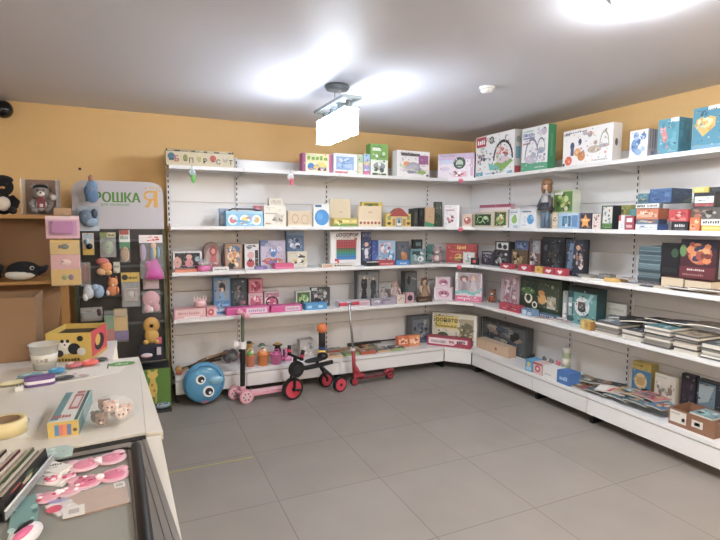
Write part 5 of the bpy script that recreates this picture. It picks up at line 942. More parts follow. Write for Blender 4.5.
# packs hanging on the rack
GP = 'packs hanging on the display rack'
def hang(name, label, u0, u1, v0, v1, y, parts, card=None, film=True, hook=True, cat='toy pack', g=GP):
    """one hanging pack: header card, film and the toy in it; parts are (name, [(kind, s, t, rx, rz, colour)])"""
    A = on_y(u0, (v0+v1)/2, y); B = on_y(u1, (v0+v1)/2, y); W = B.x-A.x; zt = on_y((u0+u1)/2, v0, y).z; zb = on_y((u0+u1)/2, v1, y).z; H = zt-zb
    t = thing(name, label, cat, ((A.x+B.x)/2, y, zb), 0, g)
    if hook and y < RY_-.03: MB().tube([(0, RY_-y-.016, H-.01), (0, .0, H-.01), (0, -.012, H-.004)], .0025, CHROME, 5).obj('hook', t)
    if not hook: MB().tube([(-.01, 0, H-.002), (-.006, .004, H+.012), (.006, .004, H+.012), (.01, 0, H-.002)], .0015, CHROME, 5).obj('hanger_loop', t)
    if card:
        c1, t0, spec = card
        m = MB().box(-W/2, .001, t0*H, W/2, .004, H, c1); m.art(spec, lambda a, b_, k: ((a-.5)*W, .001-.0004*k, t0*H+b_*(1-t0)*H), W/((1-t0)*H), 5); m.obj('card', t)
    dpt = min(.045, W*.35)
    for nm, shp in parts:
        m = MB()
        for q in shp:
            k, s, tt, rx, rz, c1 = q[:6]
            if k == 'e': m.ell(((s-.5)*W, -dpt*.5, tt*H), (rx*W, dpt*.45, rz*H), c1, n=10, m=7)
            elif k == 'b': m.box((s-rx-.5)*W, -dpt*.8, (tt-rz)*H, (s+rx-.5)*W, -.0005, (tt+rz)*H, c1)
            elif k == 'k': m.lathe([(rx*W, (tt-rz)*H), (rx*W*.9, (tt-rz*.4)*H), (rx*W*.25, (tt+rz)*H), (0, (tt+rz)*H)], c1, ((s-.5)*W, -dpt*.5, 0), n=12, X=Matrix.Diagonal((1, .6, 1, 1)))
        m.obj(nm, t)
    if film: MB().rbox(-W/2, -dpt, 0, W/2, .0, H*(card[1] if card else .95), min(.012, dpt*.4), CLEAR2 if film == 2 else CLEAR).obj('film', t)
    return t
hang('plush_keychain', 'blue hanging plush with long ears over the left end of the rack header', 84, 100, 176, 204, 4.66, [('body', [('e', .5, .3, .42, .26, '5f88b4'), ('e', .5, .62, .36, .24, '6f98c0'), ('e', .45, .9, .16, .14, 'b0786a'), ('e', .2, .45, .2, .2, '4a7098')]), ('face', [('e', .4, .62, .07, .05, '20242c'), ('e', .62, .62, .07, .05, '20242c'), ('e', .5, .52, .16, .06, 'c4707a')])], film=False, cat='plush toy')
hang('toy_pack', 'grey and pale blue toy pack below the blue plush on the rack header', 78, 99, 206, 231, 4.64, [('toy', [('e', .4, .55, .34, .3, '6f86a0'), ('e', .6, .35, .34, .2, '8fa8c0'), ('e', .8, .7, .16, .2, '4f5f70'), ('e', .35, .6, .1, .1, 'd0d8de')])], card=('a9b8c6', .0, 'r 0 .0 1 .2 c4d0da; g .1 .1 .9 .9 6 8fa4b8,6a7a8a'), film=2)
hang('toy_pack', 'white and yellow card pack with a black toy, right of the strip of note pads', 82.5, 94, 233, 255, 4.6, [('toy', [('e', .6, .4, .3, .14, '26262a'), ('e', .4, .6, .2, .14, '9fc0d4')])], card=('d8d2c4', .0, 'r 0 .0 1 .3 d9b23a; r .1 .75 .9 .95 b0c8d8; c .3 .6 .1 8a9a6a'))
hang('toy_pack', 'red brown pack below the white and yellow card pack', 80, 91, 261, 286, 4.6, [('toy', [('e', .5, .5, .4, .4, 'a0523c'), ('e', .5, .75, .2, .16, 'c9784a')])], film=2)
hang('toy_pack', 'clear teardrop pack with a green leaf toy and a cream tag', 100, 116, 232.5, 257, 4.63, [('toy', [('e', .5, .4, .34, .3, '9ab890'), ('e', .5, .42, .2, .16, '5a8a3c')])], card=('d9d4b0', .8, 'r 0 0 .45 1 8f9a5a; s .5 .3 .95 .7 5 55583a'), film=2)
hang('toy_pack', 'bottle shaped pack with a red cap and a white and green label', 119.5, 130, 230, 262, 4.6, [('toy', [('e', .5, .25, .42, .24, 'b8946c'), ('e', .5, .3, .3, .1, 'c9a888')]), ('cap', [('b', .5, .93, .42, .07, 'b85a50')])], card=('e4e4de', .42, 'r 0 0 1 .35 4f8f6a; s .1 .5 .9 .7 5 8aa89a'), film=1)
hang('toy_doll_pack', 'fairy-like doll with a magenta skirt and a yellow sash under a white and red card', 139.5, 163, 235, 278, 4.58, [('skirt', [('k', .6, .22, .44, .24, 'd048a8'), ('e', .35, .3, .16, .1, 'c43c98')]), ('body', [('e', .55, .58, .1, .16, '6a8ac0'), ('e', .62, .6, .09, .14, 'e2c83a'), ('e', .8, .6, .06, .14, '6aa8c8'), ('e', .6, .75, .12, .08, 'e6b49c')]), ('side_toy', [('e', .15, .6, .14, .2, 'b094b8')])], card=('e6dede', .82, 'g .2 .15 .95 .9 8 d8504c,e88a7a,c83a3c; r 0 .8 1 1 efe8e6'), film=1)
hang('plush_keychain', 'cluster of orange and pink soft toys hanging at the middle of the rack', 96, 113, 257.5, 276, 4.53, [('body', [('e', .4, .8, .4, .2, 'd8746a'), ('e', .6, .5, .36, .3, 'e8945a'), ('e', .35, .25, .34, .2, 'e8b88a'), ('e', .7, .2, .24, .16, 'd9a04a')]), ('face', [('e', .5, .55, .06, .06, '3a2a24'), ('e', .7, .55, .06, .06, '3a2a24')])], film=False, cat='plush toy')
hang('toy_pack', 'small white tag card right of the orange soft toys', 113.5, 120, 262, 274, 4.6, [('toy', [('e', .5, .2, .3, .14, 'c9c4b4')])], card=('d4d2c4', .1, 's .1 .5 .9 .7 5 8a8a7a'), film=False)
hang('plush_keychain', 'small orange fox-like soft toy hanging below the orange and pink cluster', 105, 119.5, 276.5, 296, 4.54, [('body', [('e', .5, .3, .4, .28, 'e08448'), ('e', .55, .7, .36, .25, 'e8964f'), ('e', .2, .2, .16, .16, 'f0e4da'), ('e', .85, .3, .14, .2, 'd4703c')]), ('ears', [('k', .35, .92, .12, .1, 'c8642c'), ('k', .78, .92, .12, .1, 'c8642c')]), ('face', [('e', .45, .72, .05, .05, '20181a'), ('e', .68, .72, .05, .05, '20181a'), ('e', .56, .6, .14, .1, 'f4e8dc')])], film=False, cat='plush toy')
hang('plush_keychain', 'white and pale blue dolphin-like soft toys hanging low on the rack', 82, 104.5, 282, 300.5, 4.52, [('body', [('e', .3, .5, .26, .4, 'd8dee6'), ('e', .16, .25, .14, .24, 'e6eaee'), ('e', .75, .5, .26, .36, '8fb0d4'), ('e', .6, .7, .2, .2, 'a8c4e0')]), ('face', [('e', .3, .65, .04, .06, '2a2a30'), ('e', .75, .6, .04, .06, '2a2a30')])], film=False, cat='plush toy')
hang('toy_pack', 'clear bag with a yellow header card in the middle of the rack', 121.5, 140, 272.5, 306, 4.57, [('toy', [('b', .5, .35, .36, .18, 'a88f88'), ('e', .5, .36, .3, .14, 'c4b8a8'), ('e', .7, .36, .1, .1, '8a6a60')])], card=('c9aa3a', .72, 'c .2 .5 .3 3a3430; s .4 .3 .9 .6 6 5a4a20'), film=2)
hang('toy_pack', 'pale pink card pack above the pink soft toy', 143, 159, 279, 289, 4.62, [('toy', [('b', .5, .4, .4, .3, 'c8b0b4')])], card=('cbb8bc', .0, 'r .1 .3 .9 .7 d8c8ca'), film=1)
hang('plush_keychain', 'pink soft toy with white feet at the right of the rack', 141.5, 160.5, 289.5, 312, 4.55, [('body', [('e', .5, .6, .46, .36, 'd898a4'), ('e', .3, .2, .2, .2, 'e2a8b2'), ('e', .75, .22, .2, .2, 'd08c9a'), ('e', .5, .12, .14, .12, 'f0dfe2')]), ('face', [('e', .38, .65, .05, .06, '5a2c38'), ('e', .6, .65, .05, .06, '5a2c38'), ('e', .5, .5, .14, .1, 'eec4cc')])], film=1, cat='plush toy')
hang('toy_pack', 'grey and white card pack left of the colour block pad on the rack', 80.5, 102.5, 307.5, 321, 4.6, [('toy', [('b', .5, .45, .4, .25, 'a8a8a4'), ('e', .85, .6, .12, .3, '5a3c34')])], card=('b8b6b2', .0, 'g .05 .1 .95 .9 8 d4d2cc,8a8a88,c4b8b0'), film=1)
hang('colour_block_pad', 'soft pad of green, yellow, purple and red squares hanging low on the rack', 104.5, 128.5, 308, 341, 4.55, [('pad', [('b', .2, .6, .2, .2, '6f9a6a'), ('b', .2, .2, .2, .2, 'c8685a'), ('b', .68, .55, .28, .22, 'd8b04a'), ('b', .7, .18, .28, .14, '7a5f9c'), ('b', .68, .86, .26, .12, 'c4a878')])], film=1)
hang('plush_keychain', 'yellow lion-like soft toy with a pink tag at the lower right of the rack', 141, 161.5, 316, 343.5, 4.55, [('body', [('e', .5, .3, .36, .28, 'd8a83c'), ('e', .5, .68, .42, .3, 'd09a34'), ('e', .5, .68, .3, .22, 'e6c05c'), ('e', .22, .08, .16, .1, 'd8a83c'), ('e', .75, .08, .16, .1, 'd8a83c')]), ('face', [('e', .42, .72, .04, .03, '2a2018'), ('e', .6, .72, .04, .03, '2a2018'), ('e', .51, .62, .08, .05, '3a2c24')]), ('price_tag', [('b', .82, .1, .16, .12, 'd8607a')])], film=False, cat='plush toy')
hang('toy_pack', 'dark navy pack with a white and pink vehicle at the foot of the rack', 139.5, 162.5, 344.5, 361, 4.5, [('toy', [('e', .3, .4, .26, .14, 'e0d4da'), ('e', .3, .34, .24, .1, 'c06a8c'), ('b', .84, .6, .1, .2, 'c4bcc4')])], card=('26283a', .0, 'r .02 .02 .98 .2 1c2030; r .75 .3 .95 .85 44465a'), film=1)

# wooden rack with soft toys
WX0, WX1, WY0, WY1 = -1.35, -.43, 3.95, 4.28
t = thing('wooden_rack', 'light brown wooden shelf rack at the left edge holding soft toys', 'shelf rack', ((WX0+WX1)/2, WY0, 0), 0)
w = (WX1-WX0)/2
for z in (1.633, 1.188, .72, .25): MB().box(-w+.001, 0, z-.022, w-.001, WY1-WY0, z, WOODM).obj('shelf', t)
MB().box(-w+.03, WY1-WY0-.012, .05, w-.03, WY1-WY0-.001, 1.61, mat('8a6238', .7)).obj('back_panel', t)
for x in (-w, w-.045):
    for y in (-.002,): MB().box(x, y-.018, 0, x+.045, y, 1.633, WOODM).obj('post', t)
GW = 'soft toys on the wooden rack'
def cap(t, u): MB().ell((0, 0, .9*u), (.25*u, .24*u, .12*u), FUR('1c1c20')).obj('cap', t)
def bow(t, u): MB().ell((0, -.19*u, .5*u), (.1*u, .05*u, .1*u), '7a2430').box(-.12*u, -.22*u, .18*u, .12*u, -.2*u, .48*u, '7a2430').obj('vest', t)
P = on_y(5, 200, 4.1)
plush('penguin_plush', 'black and white penguin soft toy on the top of the wooden rack', (P.x-.015, 4.12, 1.634), .2, .26, '1c1d22', 'd9cfc2', GW, cap, 0, beak='c88a3a')
P = on_y(41, 200, 4.1); bx0 = P.x
t = thing('plush_gift_box', 'clear fronted brown box standing on the wooden rack around the grey plush', 'box', (bx0, 4.03, 1.634), 0)
MB().box(-.105, .17, 0, .105, .18, .25, '8a6a58').art('g .05 .3 .95 .95 12 a88a74,6a4a3c,b89a84', lambda a, b_, k: ((a-.5)*.21, .17-.0005*k, b_*.25), 1).box(-.105, 0, 0, -.1, .17, .25, CLEAR2).box(.1, 0, 0, .105, .17, .25, CLEAR2).box(-.105, 0, 0, .105, .17, .006, '7a5a48').obj('case', t)
def wolf(t, u):
    bow(t, u); MB().ell((0, .02*u, .86*u), (.24*u, .22*u, .13*u), FUR('222226')).obj('hair', t); MB().ell((.36*u, -.12*u, .55*u), (.09*u, .07*u, .1*u), FUR('e2dcd8')).obj('raised_paw', t)
plush('dog_plush', 'grey and white dog soft toy in a burgundy vest on the wooden rack', (bx0, 4.115, 1.642), .1, .205, '8a8684', 'cfc6c2', GW, wolf, 2, 'e6e2e0')
P = on_y(3, 262, 4.1)
plush('penguin_plush', 'dark penguin soft toy at the left edge of the middle board of the wooden rack', (P.x-.1, 4.14, 1.189), .3, .25, '1e1a1c', 'b8a898', GW, None, 0, beak='b87a3a')
P = on_y(21, 268, 4.08)
t = thing('whale_plush', 'lying black and white whale soft toy on the middle board of the wooden rack', 'plush toy', (P.x+.02, 4.04, 1.189), .15, GW)
MB().ell((0, 0, .065), (.1, .065, .065), FUR('20222a')).tube([(.08, 0, .06), (.12, .01, .07), (.14, .03, .09)], [.035, .022, .01], FUR('20222a')).obj('body', t)
MB().ell((-.015, -.012, .04), (.09, .063, .039), FUR('d9d9d6')).obj('belly', t)
MB().ell((.05, -.056, .085), (.014, .008, .014), 'c9ccd0').ell((.052, -.062, .085), (.008, .006, .008), '101014').obj('eye', t)
# packs hanging on the front of the wooden rack
o = MB().box(-.05, 0, 0, .05, .06, .05, 'b5906a').box(-.05, -.001, .048, .05, .0, .05, 'a07a54').obj('small_carton', None, (on_y(62, 212, 3.99).x, 3.99, 1.634))
tag(o, 'small tan cardboard block on the right end of the wooden rack', 'box')
hang('toy_pack', 'lilac pink card pack hanging on the front of the wooden rack', 45.5, 79.5, 216, 238.5, 3.9, [('toy', [('b', .5, .5, .3, .26, 'b87ab0')])], card=('dcb4c4', .0, 'r .08 .12 .92 .8 c898bc; r 0 .85 1 1 e6ccd0; r .2 .25 .8 .7 b070a8'), film=1, hook=False, g='packs hanging on the wooden rack')
hang('note_pad_strip', 'strip of yellow, pink and yellow note pads hanging below the lilac card pack', 50.5, 81.5, 239, 285, 3.9, [('pad', [('b', .5, .83, .46, .155, 'd8b04a'), ('b', .5, .51, .46, .155, 'dca0a0'), ('b', .5, .18, .47, .17, 'd9ac2c')]), ('print', [('e', .5, .84, .2, .08, '5a6a5a'), ('e', .35, .84, .1, .06, '8a5f4a'), ('e', .5, .5, .28, .1, 'e6c4bc'), ('e', .42, .52, .1, .05, 'b8606a'), ('e', .45, .18, .14, .08, '8aa04a'), ('e', .66, .18, .14, .09, '8a6a8a')])], film=1, hook=False, g='packs hanging on the wooden rack')

# back table with cartons behind the desk
t = thing('side_table', 'low white table behind the sales desk carrying the cartons', 'table', (-.68, 3.36, 0), 0)
MB().box(-.55, -.3, .77, .55, .3, .8, WHITE).obj('tabletop', t)
for x in (-.5, .5):
    for y in (-.26, .26): MB().box(x-.02, y-.02, 0, x+.02, y+.02, .769, WHITE).obj('leg', t)
t = thing('cardboard_carton', 'large open brown cardboard carton at the left edge behind the desk', 'carton', (-.83, 3.3, .801), 0)
m = MB(); w, d, h = .6, .3, .365
m.box(-w/2, 0, 0, w/2, .005, h, CARD).box(-w/2, d-.005, 0, w/2, d, h, CARD).box(-w/2, .005, 0, -w/2+.005, d-.005, h, CARD).box(w/2-.005, .005, 0, w/2, d-.005, h, CARD).box(-w/2+.005, .005, 0, w/2-.005, d-.005, .005, CARD); m.obj('box', t)
m = MB().add([(w/2+.001, .0, h-.02), (w/2+.001, .28, h-.02), (w/2+.09, .28, h+.03), (w/2+.09, .02, h+.0), (w/2+.006, .0, h-.025), (w/2+.006, .28, h-.025), (w/2+.094, .28, h+.026), (w/2+.094, .02, h-.004)], [(0, 1, 2, 3), (7, 6, 5, 4), (0, 3, 7, 4), (3, 2, 6, 7), (2, 1, 5, 6), (1, 0, 4, 5)], CARD)
X0_, Y_ = -.83, 3.3
Q = [on_y(u, v, 3.55)-Vector((X0_, Y_, .801)) for u, v in ((38, 345), (57, 331), (62, 291), (43, 298))]
m = MB().add([tuple(q) for q in Q]+[tuple(q+Vector((.002, .006, 0))) for q in Q], [(0, 1, 2, 3), (7, 6, 5, 4), (0, 3, 7, 4), (3, 2, 6, 7), (2, 1, 5, 6), (1, 0, 4, 5)], CARD); m.obj('flap', t)
# panda carton
pr = R(-14); C0 = Vector((-.245, 3.16, .801))
ex = Vector((math.cos(pr), math.sin(pr), 0)); W = .235; H = .165; D = .28
t = thing('toy_carton', 'open yellow carton with pandas on the front and a red side, behind the desk', 'carton', C0-ex*(W/2), pr)
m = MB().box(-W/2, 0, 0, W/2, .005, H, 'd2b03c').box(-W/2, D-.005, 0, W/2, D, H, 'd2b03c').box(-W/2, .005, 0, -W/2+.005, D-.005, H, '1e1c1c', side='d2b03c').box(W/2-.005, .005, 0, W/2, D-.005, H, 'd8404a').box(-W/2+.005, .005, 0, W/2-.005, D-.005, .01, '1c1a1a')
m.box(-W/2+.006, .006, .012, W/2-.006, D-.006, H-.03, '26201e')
m.art('c .42 .5 .24 dfdcd2; c .42 .62 .14 e9e6de; c .36 .72 .06 1c1c1e; c .48 .72 .06 1c1c1e; c .62 .45 .2 24262a; c .78 .35 .14 d0cec8; c .76 .8 .1 2c2a22; c .15 .5 .14 e2c04a; c .3 .3 .12 2a2a2c; s .2 .03 .75 .14 8 5a4a1c; e .42 .6 .02 .03 1c1c1e', tfront(W, H), W/H)
m.art('e .5 .5 .3 .3 2a2426; e .4 .6 .16 .2 e0b040; r 0 0 1 .12 c8a030', tright(W, D, H), D/H); m.obj('box', t)

# ================================================================== sales desk and showcase
ZD = .85
DESK = mat('d8d2c6', .32, name='cream_laminate')
t = thing('sales_desk', 'cream white sales desk in the left foreground', 'desk', (-.3, 2.4, 0), 0)
L = lambda x, y: (x+.3, y-2.4)
MB().prism([L(-.605, 2.962), L(-.7, 1.79), L(.012, 1.866), L(-.001, 2.96)], ZD-.03, ZD, DESK).obj('desktop', t)
MB().prism([L(.0, 2.955), L(.0135, 1.866), L(.07, 1.852)], ZD-.03, ZD-.0015, DESK).obj('edge_panel', t)
MB().box(-.26, -.46, 0, .24, .52, ZD-.0305, mat('cfc9be', .4)).obj('cabinet', t)
SR = R(5.5)
t = thing('glass_showcase', 'counter showcase with a glass top, aluminium frame and black gasket', 'showcase', (.012, 1.838, 0), SR)
ALU = mat('a9a6a2', .35, metal=.75, name='aluminium')
sx0, sy0 = -1.0, -1.35
MB().box(sx0, sy0, .06, -.03, -.005, ZD-.06, mat('c6c2ba', .4)).obj('body', t)
MB().box(sx0, -.03, ZD-.05, -.001, -.0, ZD+.002, BLACK).obj('back_strip', t)
m = MB().box(sx0, -.062, ZD-.05, -.05, -.031, ZD, ALU)
for i, (a, b_) in enumerate(((-.014, -.0), (-.031, -.0155), (-.05, -.0325))): m.box(a, sy0, ZD-.06, b_, -.031, ZD-.0015*i, ALU)
m.obj('frame', t)
MB().prism([(-.0505, -.062), (-.0505, -1.35), (-.13, -1.35), (-.062, -.062)], ZD-.05, ZD-.001, ALU).obj('side_rail', t)
GL = mat('8d8d86', .12, name='showcase_glass')
MB().prism([(sx0, -.0625), (-.064, -.0625), (-.131, -1.35), (sx0, -1.35)], ZD-.012, ZD-.003, GL).obj('glass_top', t)
MB().tube([(-.3*3, -.072, ZD), (-.12, -.072, ZD), (-.075, -.074, ZD), (-.056, -.085, ZD), (-.052, -.11, ZD)], .004, BLACK, 6).obj('inner_trim', t)
MB().tube([(-.039, -.08, ZD+.004), (-.041, -.1, ZD+.006), (-.0725, -.64, ZD+.006), (-.11, -1.34, ZD+.006)], [.014, .016, .017, .017], mat('101012', .45), 12).obj('gasket', t)
MB().prism([(.001, .012), (.05, .006), (.001, -.71)], ZD-.04, ZD-.012, DESK).obj('side_panel', t)

def flatpoly(name, label, cat, pix_pts, z, h, c, spec='', g=None, c2=None):
    """a thin thing lying on the desk or glass, outline given where it lies"""
    P = [on_z(u, v, z) for u, v in pix_pts]; ct = sum(P, Vector())/len(P); ct.z = z
    m = MB().prism([(p.x-ct.x, p.y-ct.y) for p in P][::-1], 0, h, c)
    xs = [p.x-ct.x for p in P]; ys = [p.y-ct.y for p in P]; x0, x1, y0, y1 = min(xs), max(xs), min(ys), max(ys)
    if spec: m.art(spec, lambda a, b_, k: (x0+a*(x1-x0), y0+b_*(y1-y0), h+.0004*k), (x1-x0)/(y1-y0), len(label))
    o = m.obj(name, None, ct); return tag(o, label, cat, g)
# things on the desk
flatpoly('leaflet', 'white leaflet with a green oval print under the small packs on the desk', 'leaflet', [(55, 384), (118, 373), (134, 358.5), (76, 366)], ZD+.0005, .0015, 'e2ded6', 'e .82 .72 .2 .13 5fa048; s .74 .68 .92 .76 5 d8ecc8; r .62 .5 .64 .8 5a6a5a; g .1 .1 .5 .6 6 b8b4b0,d0a8a8')
flatpoly('leaflet', 'white sheet with a faint round pencil sketch at the left edge of the desk', 'leaflet', [(-8, 440), (34, 437), (46, 412), (-4, 418)], ZD+.0005, .001, 'dedad4', 'a .55 .65 .2 .2 .12 0 360 9a9aa4; a .6 .6 .12 .12 .2 0 360 a8a8b4')
P = on_z(116, 359.5, ZD)
o = MB().add([(-.018, 0, 0), (.012, 0, 0), (.004, .03, .1), (-.018, .004, 0), (.012, .004, 0), (.004, .034, .1)], [(0, 1, 2), (5, 4, 3), (0, 2, 5, 3), (1, 4, 5, 2), (0, 3, 4, 1)], 'dedcd6').obj('paper_card', None, (P.x, 2.925, ZD+.001)); tag(o, 'small pointed white card standing at the back edge of the desk', 'card')
P.y = 2.9; P.x = on_y(45, 369, 2.9).x
t = thing('plastic_cup', 'clear plastic cup with a white label band at the back of the desk', 'cup', (P.x, P.y, ZD+.0008), 0)
MB().lathe([(.05, 0), (.055, .055), (.066, .125), (.07, .125), (.07, .129), (.064, .127), (.053, .055), (.048, .004), (0, .004)], mat('d8d8d2', .2, alpha=.55), n=24).obj('cup', t)
MB().lathe([(.0545, .035), (.061, .08)], 'd6d4cc').art('s 0 0 1 1 3 a8a49c', lambda a, b_, k: ((a-.5)*.06, -.0615, .045+b_*.02), 3).obj('label_band', t)
def cyl_thing(): pass
# small packs at the back of the desk
GD = 'small packs at the back of the desk'
for i, (u, v, a, w, d, h, c1, c2, lb) in enumerate([(31, 378, 6, .11, .05, .022, '6a98a0', 'a8c8cc', 'grey teal soft pack, leftmost at the back of the desk'), (57, 374, 8, .075, .055, .03, '2f8fc0', '6fb8e0', 'bright blue pack right of the grey teal one'), (74, 368, -14, .08, .07, .03, 'c86a70', 'ecd0d0', 'pink and white pack in the middle of the desk packs'),
        (90, 366, 4, .085, .06, .034, 'e0584c', 'f0988a', 'bright red pack right of the pink and white one'), (64, 380, 10, .09, .05, .018, '3a3a3e', '7a7a7c', 'dark pack lying in front of the blue one'), (100, 361.5, -4, .075, .05, .02, '4a4a4e', '8a8a8c', 'dark grey pack at the right end of the desk packs'), (14, 385, 8, .12, .055, .02, 'd6cc9a', 'e8e0b8', 'pale yellow soft pack at the left end of the desk')]):
    P = on_z(u, v, ZD)
    t = thing('soft_pack', lb, 'toy pack', (P.x, P.y, ZD+.0025), R(a), GD)
    MB().ell((0, 0, h/2), (w*.5, d*.5, h/2), c1).obj('contents', t)
    MB().ell((-w*.1, -d*.1, h*.62), (w*.3, d*.3, h*.42), c2, n=10, m=6).obj('inlay', t)
    MB().prism([(-w*.55, -d*.5), (w*.55, -d*.5), (w*.55, d*.5), (-w*.55, d*.5)], -.0015, 0, CLEAR2).obj('film', t)
P = on_z(40, 385, ZD)
t = thing('stapler_case', 'rounded purple and white case lying on the desk', 'case', (P.x, P.y, ZD+.001), R(10))
for a, b_, c1, nm in ((0, .012, '6a4a8a', 'lower_shell'), (.0122, .026, 'e6e0e6', 'band'), (.0262, .042, '6a4a8c', 'upper_shell')):
    MB().rbox(-.06, -.026, a, .06, .026, b_, .024, c1).obj(nm, t)
P = on_z(19, 391, ZD)
t = thing('plug_adapter', 'small white plug on the desk in front of the purple case', 'plug', (P.x, P.y, ZD+.001), .3)
MB().rbox(-.016, -.012, 0, .016, .012, .02, .006, 'e6e4de').obj('body', t); MB().cyl((-.006, 0, .02), (-.006, 0, .03), .003, CHROME, n=8).cyl((.006, 0, .02), (.006, 0, .03), .003, CHROME, n=8).obj('prong', t)
# long game box
A, B_, Cc = on_z(48, 439, ZD), on_z(79, 435, ZD), on_z(88, 403, ZD)
w = (B_-A).length; rz = math.atan2(B_.y-A.y, B_.x-A.x); D = .34; h = .055
m = MB().box(-w/2, 0, 0, w/2, D, h, 'd2b04a', side='6f9a9c', top='cfd2cc')
m.art('r .22 .1 .36 .8 3f8fc0; r .36 .1 .5 .8 d8706a; r .5 .1 .62 .8 e88a3a; r .62 .1 .76 .8 5f7ab0; c .88 .4 .12 6a5a2c', tfront(w, h), w/h)
m.art('r .45 .35 .8 .85 b8606a; r .52 .42 .74 .78 cfc4c0; r .04 .05 .3 .95 5f8a90; r .85 .0 .97 .95 4a6a64; s .08 .1 .7 .2 6 b85a58; r .5 .88 .8 .95 c46a6c', ttop(w, D, h), w/D)
o = m.obj('game_box', None, (A+B_)/2+Vector((0, 0, .0005)), rz); tag(o, 'long narrow game box with a yellow end on the desk beside the charm bag', 'toy box')
# bag of small plush charms
P = on_z(102, 425, ZD)
t = thing('charm_bag', 'clear round bag of small white and brown plush charms on the desk', 'toy bag', (P.x+.026, P.y+.01, ZD+.001), 0)
rnd = random.Random(11); cs = ['e6e0da', '8a6a58', 'd0a898', 'c8c0ba', '5a4a44', 'e2c8bc']
for i in range(9):
    a = i*2.4; q = .045*math.sqrt((i+.3)/9)*1.15; x, y, z = q*math.cos(a)*1.15, q*math.sin(a), .028+(.034 if i < 3 else .0)+.004*(i % 3)
    c1 = cs[i % 6]; f = FUR(c1)
    MB().ell((x, y, z), .022, f, n=10, m=7).ell((x-.014, y-.006, z+.018), .008, f, n=6, m=5).ell((x+.014, y-.006, z+.018), .008, f, n=6, m=5).ell((x-.006, y-.02, z+.004), .0035, '1a1a1c', n=6, m=4).ell((x+.008, y-.02, z+.004), .0035, '1a1a1c', n=6, m=4).ell((x, y-.021, z-.005), .005, 'e8d0c8', n=6, m=4).obj('charm', t)
MB().lathe([(.05, 0), (.078, .02), (.083, .045), (.072, .075), (.045, .092), (0, .096)], CLEAR, n=24, X=Matrix.Diagonal((1.08, .85, 1, 1))).obj('bag', t)
# roll of tape
P = on_z(11, 434, ZD)
t = thing('tape_roll', 'roll of pale yellow label tape on the desk at the left edge', 'tape roll', (P.x-.012, P.y+.01, ZD+.002), 0)
MB().lathe([(.042, 0), (.06, 0), (.06, .05), (.042, .05), (.042, 0)], 'dcc98a', n=28).obj('tape', t)
MB().lathe([(.038, 0), (.0415, 0), (.0415, .05), (.038, .05), (.038, 0)], '8a6a48', n=28).obj('core', t)

# things on the glass
ZG = ZD-.0025
GH = 'pink hair bows on the showcase'
def bowcard(u, v, a, s, c1, c2, lb):
    P = on_z(u, v, ZG)
    t = thing('hair_bow', lb, 'hair bow', (P.x, P.y, ZG+.0005), R(a), GH)
    m = MB()
    for sd in (-1, 1):
        for k, (rx, ry, h) in enumerate(((.05, .052, .007), (.034, .034, .011))):
            m.ell((sd*.042*s, 0, h*.55), (rx*s, ry*s, h*.5), c1 if k == 0 else c2, n=16, m=6)
        m.ell((sd*.07*s, .034*s, .004), (.024*s, .026*s, .004), c1, n=10, m=5)
    m.obj('ribbon', t); MB().ell((0, 0, .01), (.014*s, .014*s, .008), 'f2d8de').obj('knot', t)
    m = MB(); rnd = random.Random(int(u*7))
    for i in range(8): m.ell((rnd.uniform(-.08, .08)*s, rnd.uniform(-.03, .03)*s, .0105), (.007, .005, .003), rnd.choice(['f4e8ea', 'c03a60', 'e884a4']), n=6, m=4)
    m.obj('sequins', t).__setitem__('kind', 'stuff')
bowcard(98, 463, 12, .9, 'e4b4c2', 'd8809c', 'pink hair bow nearest the black gasket corner on the glass')
bowcard(100, 480, 10, .88, 'e2a4b4', 'd06a8c', 'pink hair bow in front of the corner one, above the brown sachet')
bowcard(60, 480, 8, .45, 'ecd4da', 'd88ca0', 'small pale pink spotted hair bow beside the white price cards')
bowcard(58, 496, 14, .62, 'dca4b4', 'd890a4', 'dusty pink hair bow in front of the white price cards')
P = on_z(120, 464, ZG+.008); 
for i, (pts, dz) in enumerate([([(30, 484), (62, 487), (74, 478), (42, 474)], 0), ([(29, 480), (60, 484), (72, 474), (40, 470)], .003), ([(33, 474), (58, 479), (71, 470), (44, 464)], .006), ([(34, 470), (60, 474), (73, 466), (46, 460)], .009)]):
    flatpoly('price_card', ['lowest white price card of the pile on the glass', 'second white price card from the bottom of the pile on the glass', 'third white price card from the bottom of the pile on the glass', 'topmost white price card of the pile on the glass'][i], 'card', pts, ZG+.0006+dz, .0026, 'e2ddd6', 's .25 .5 .7 .62 7 3a3434; s .3 .36 .6 .42 8 8a8480', g='white price cards on the glass')
P = on_z(97, 500, ZG)
t = thing('charm_sachet', 'clear sachet with brown contents and a white label on the glass', 'sachet', (P.x, P.y, ZG+.0006), R(6))
MB().rbox(-.075, -.06, 0, .075, .06, .004, .006, mat('b0866c', .3, vary=.25, scale=30)).obj('contents', t)
MB().box(-.078, -.065, .0042, -.03, -.015, .006, 'e0dad2').box(-.066, -.052, .0061, -.042, -.03, .0066, 'a89c94').obj('label_patch', t)
MB().box(.045, .03, .0042, .072, .062, .0052, 'e0d6d0').art('s .1 .1 .9 .9 5 6a6460', lambda a, b_, k: (.048+a*.022, .034+b_*.024, .0052+.0003*k), 1).obj('barcode_patch', t)['label'] = 'small barcode label'
MB().rbox(-.082, -.068, .0068, .082, .068, .0076, .006, CLEAR).obj('film', t)
flatpoly('hair_tie_sachet', 'white sachet with a pink and a lilac hair tie on the glass', 'sachet', [(45, 508), (58, 517), (80, 508), (66, 499)], ZG+.0006, .005, 'd6cfcf', 'c .3 .4 .22 d04a68; e .35 .85 .3 .12 9a94c4; g .4 .2 .9 .8 5 e8e2e2,c8bcc0')
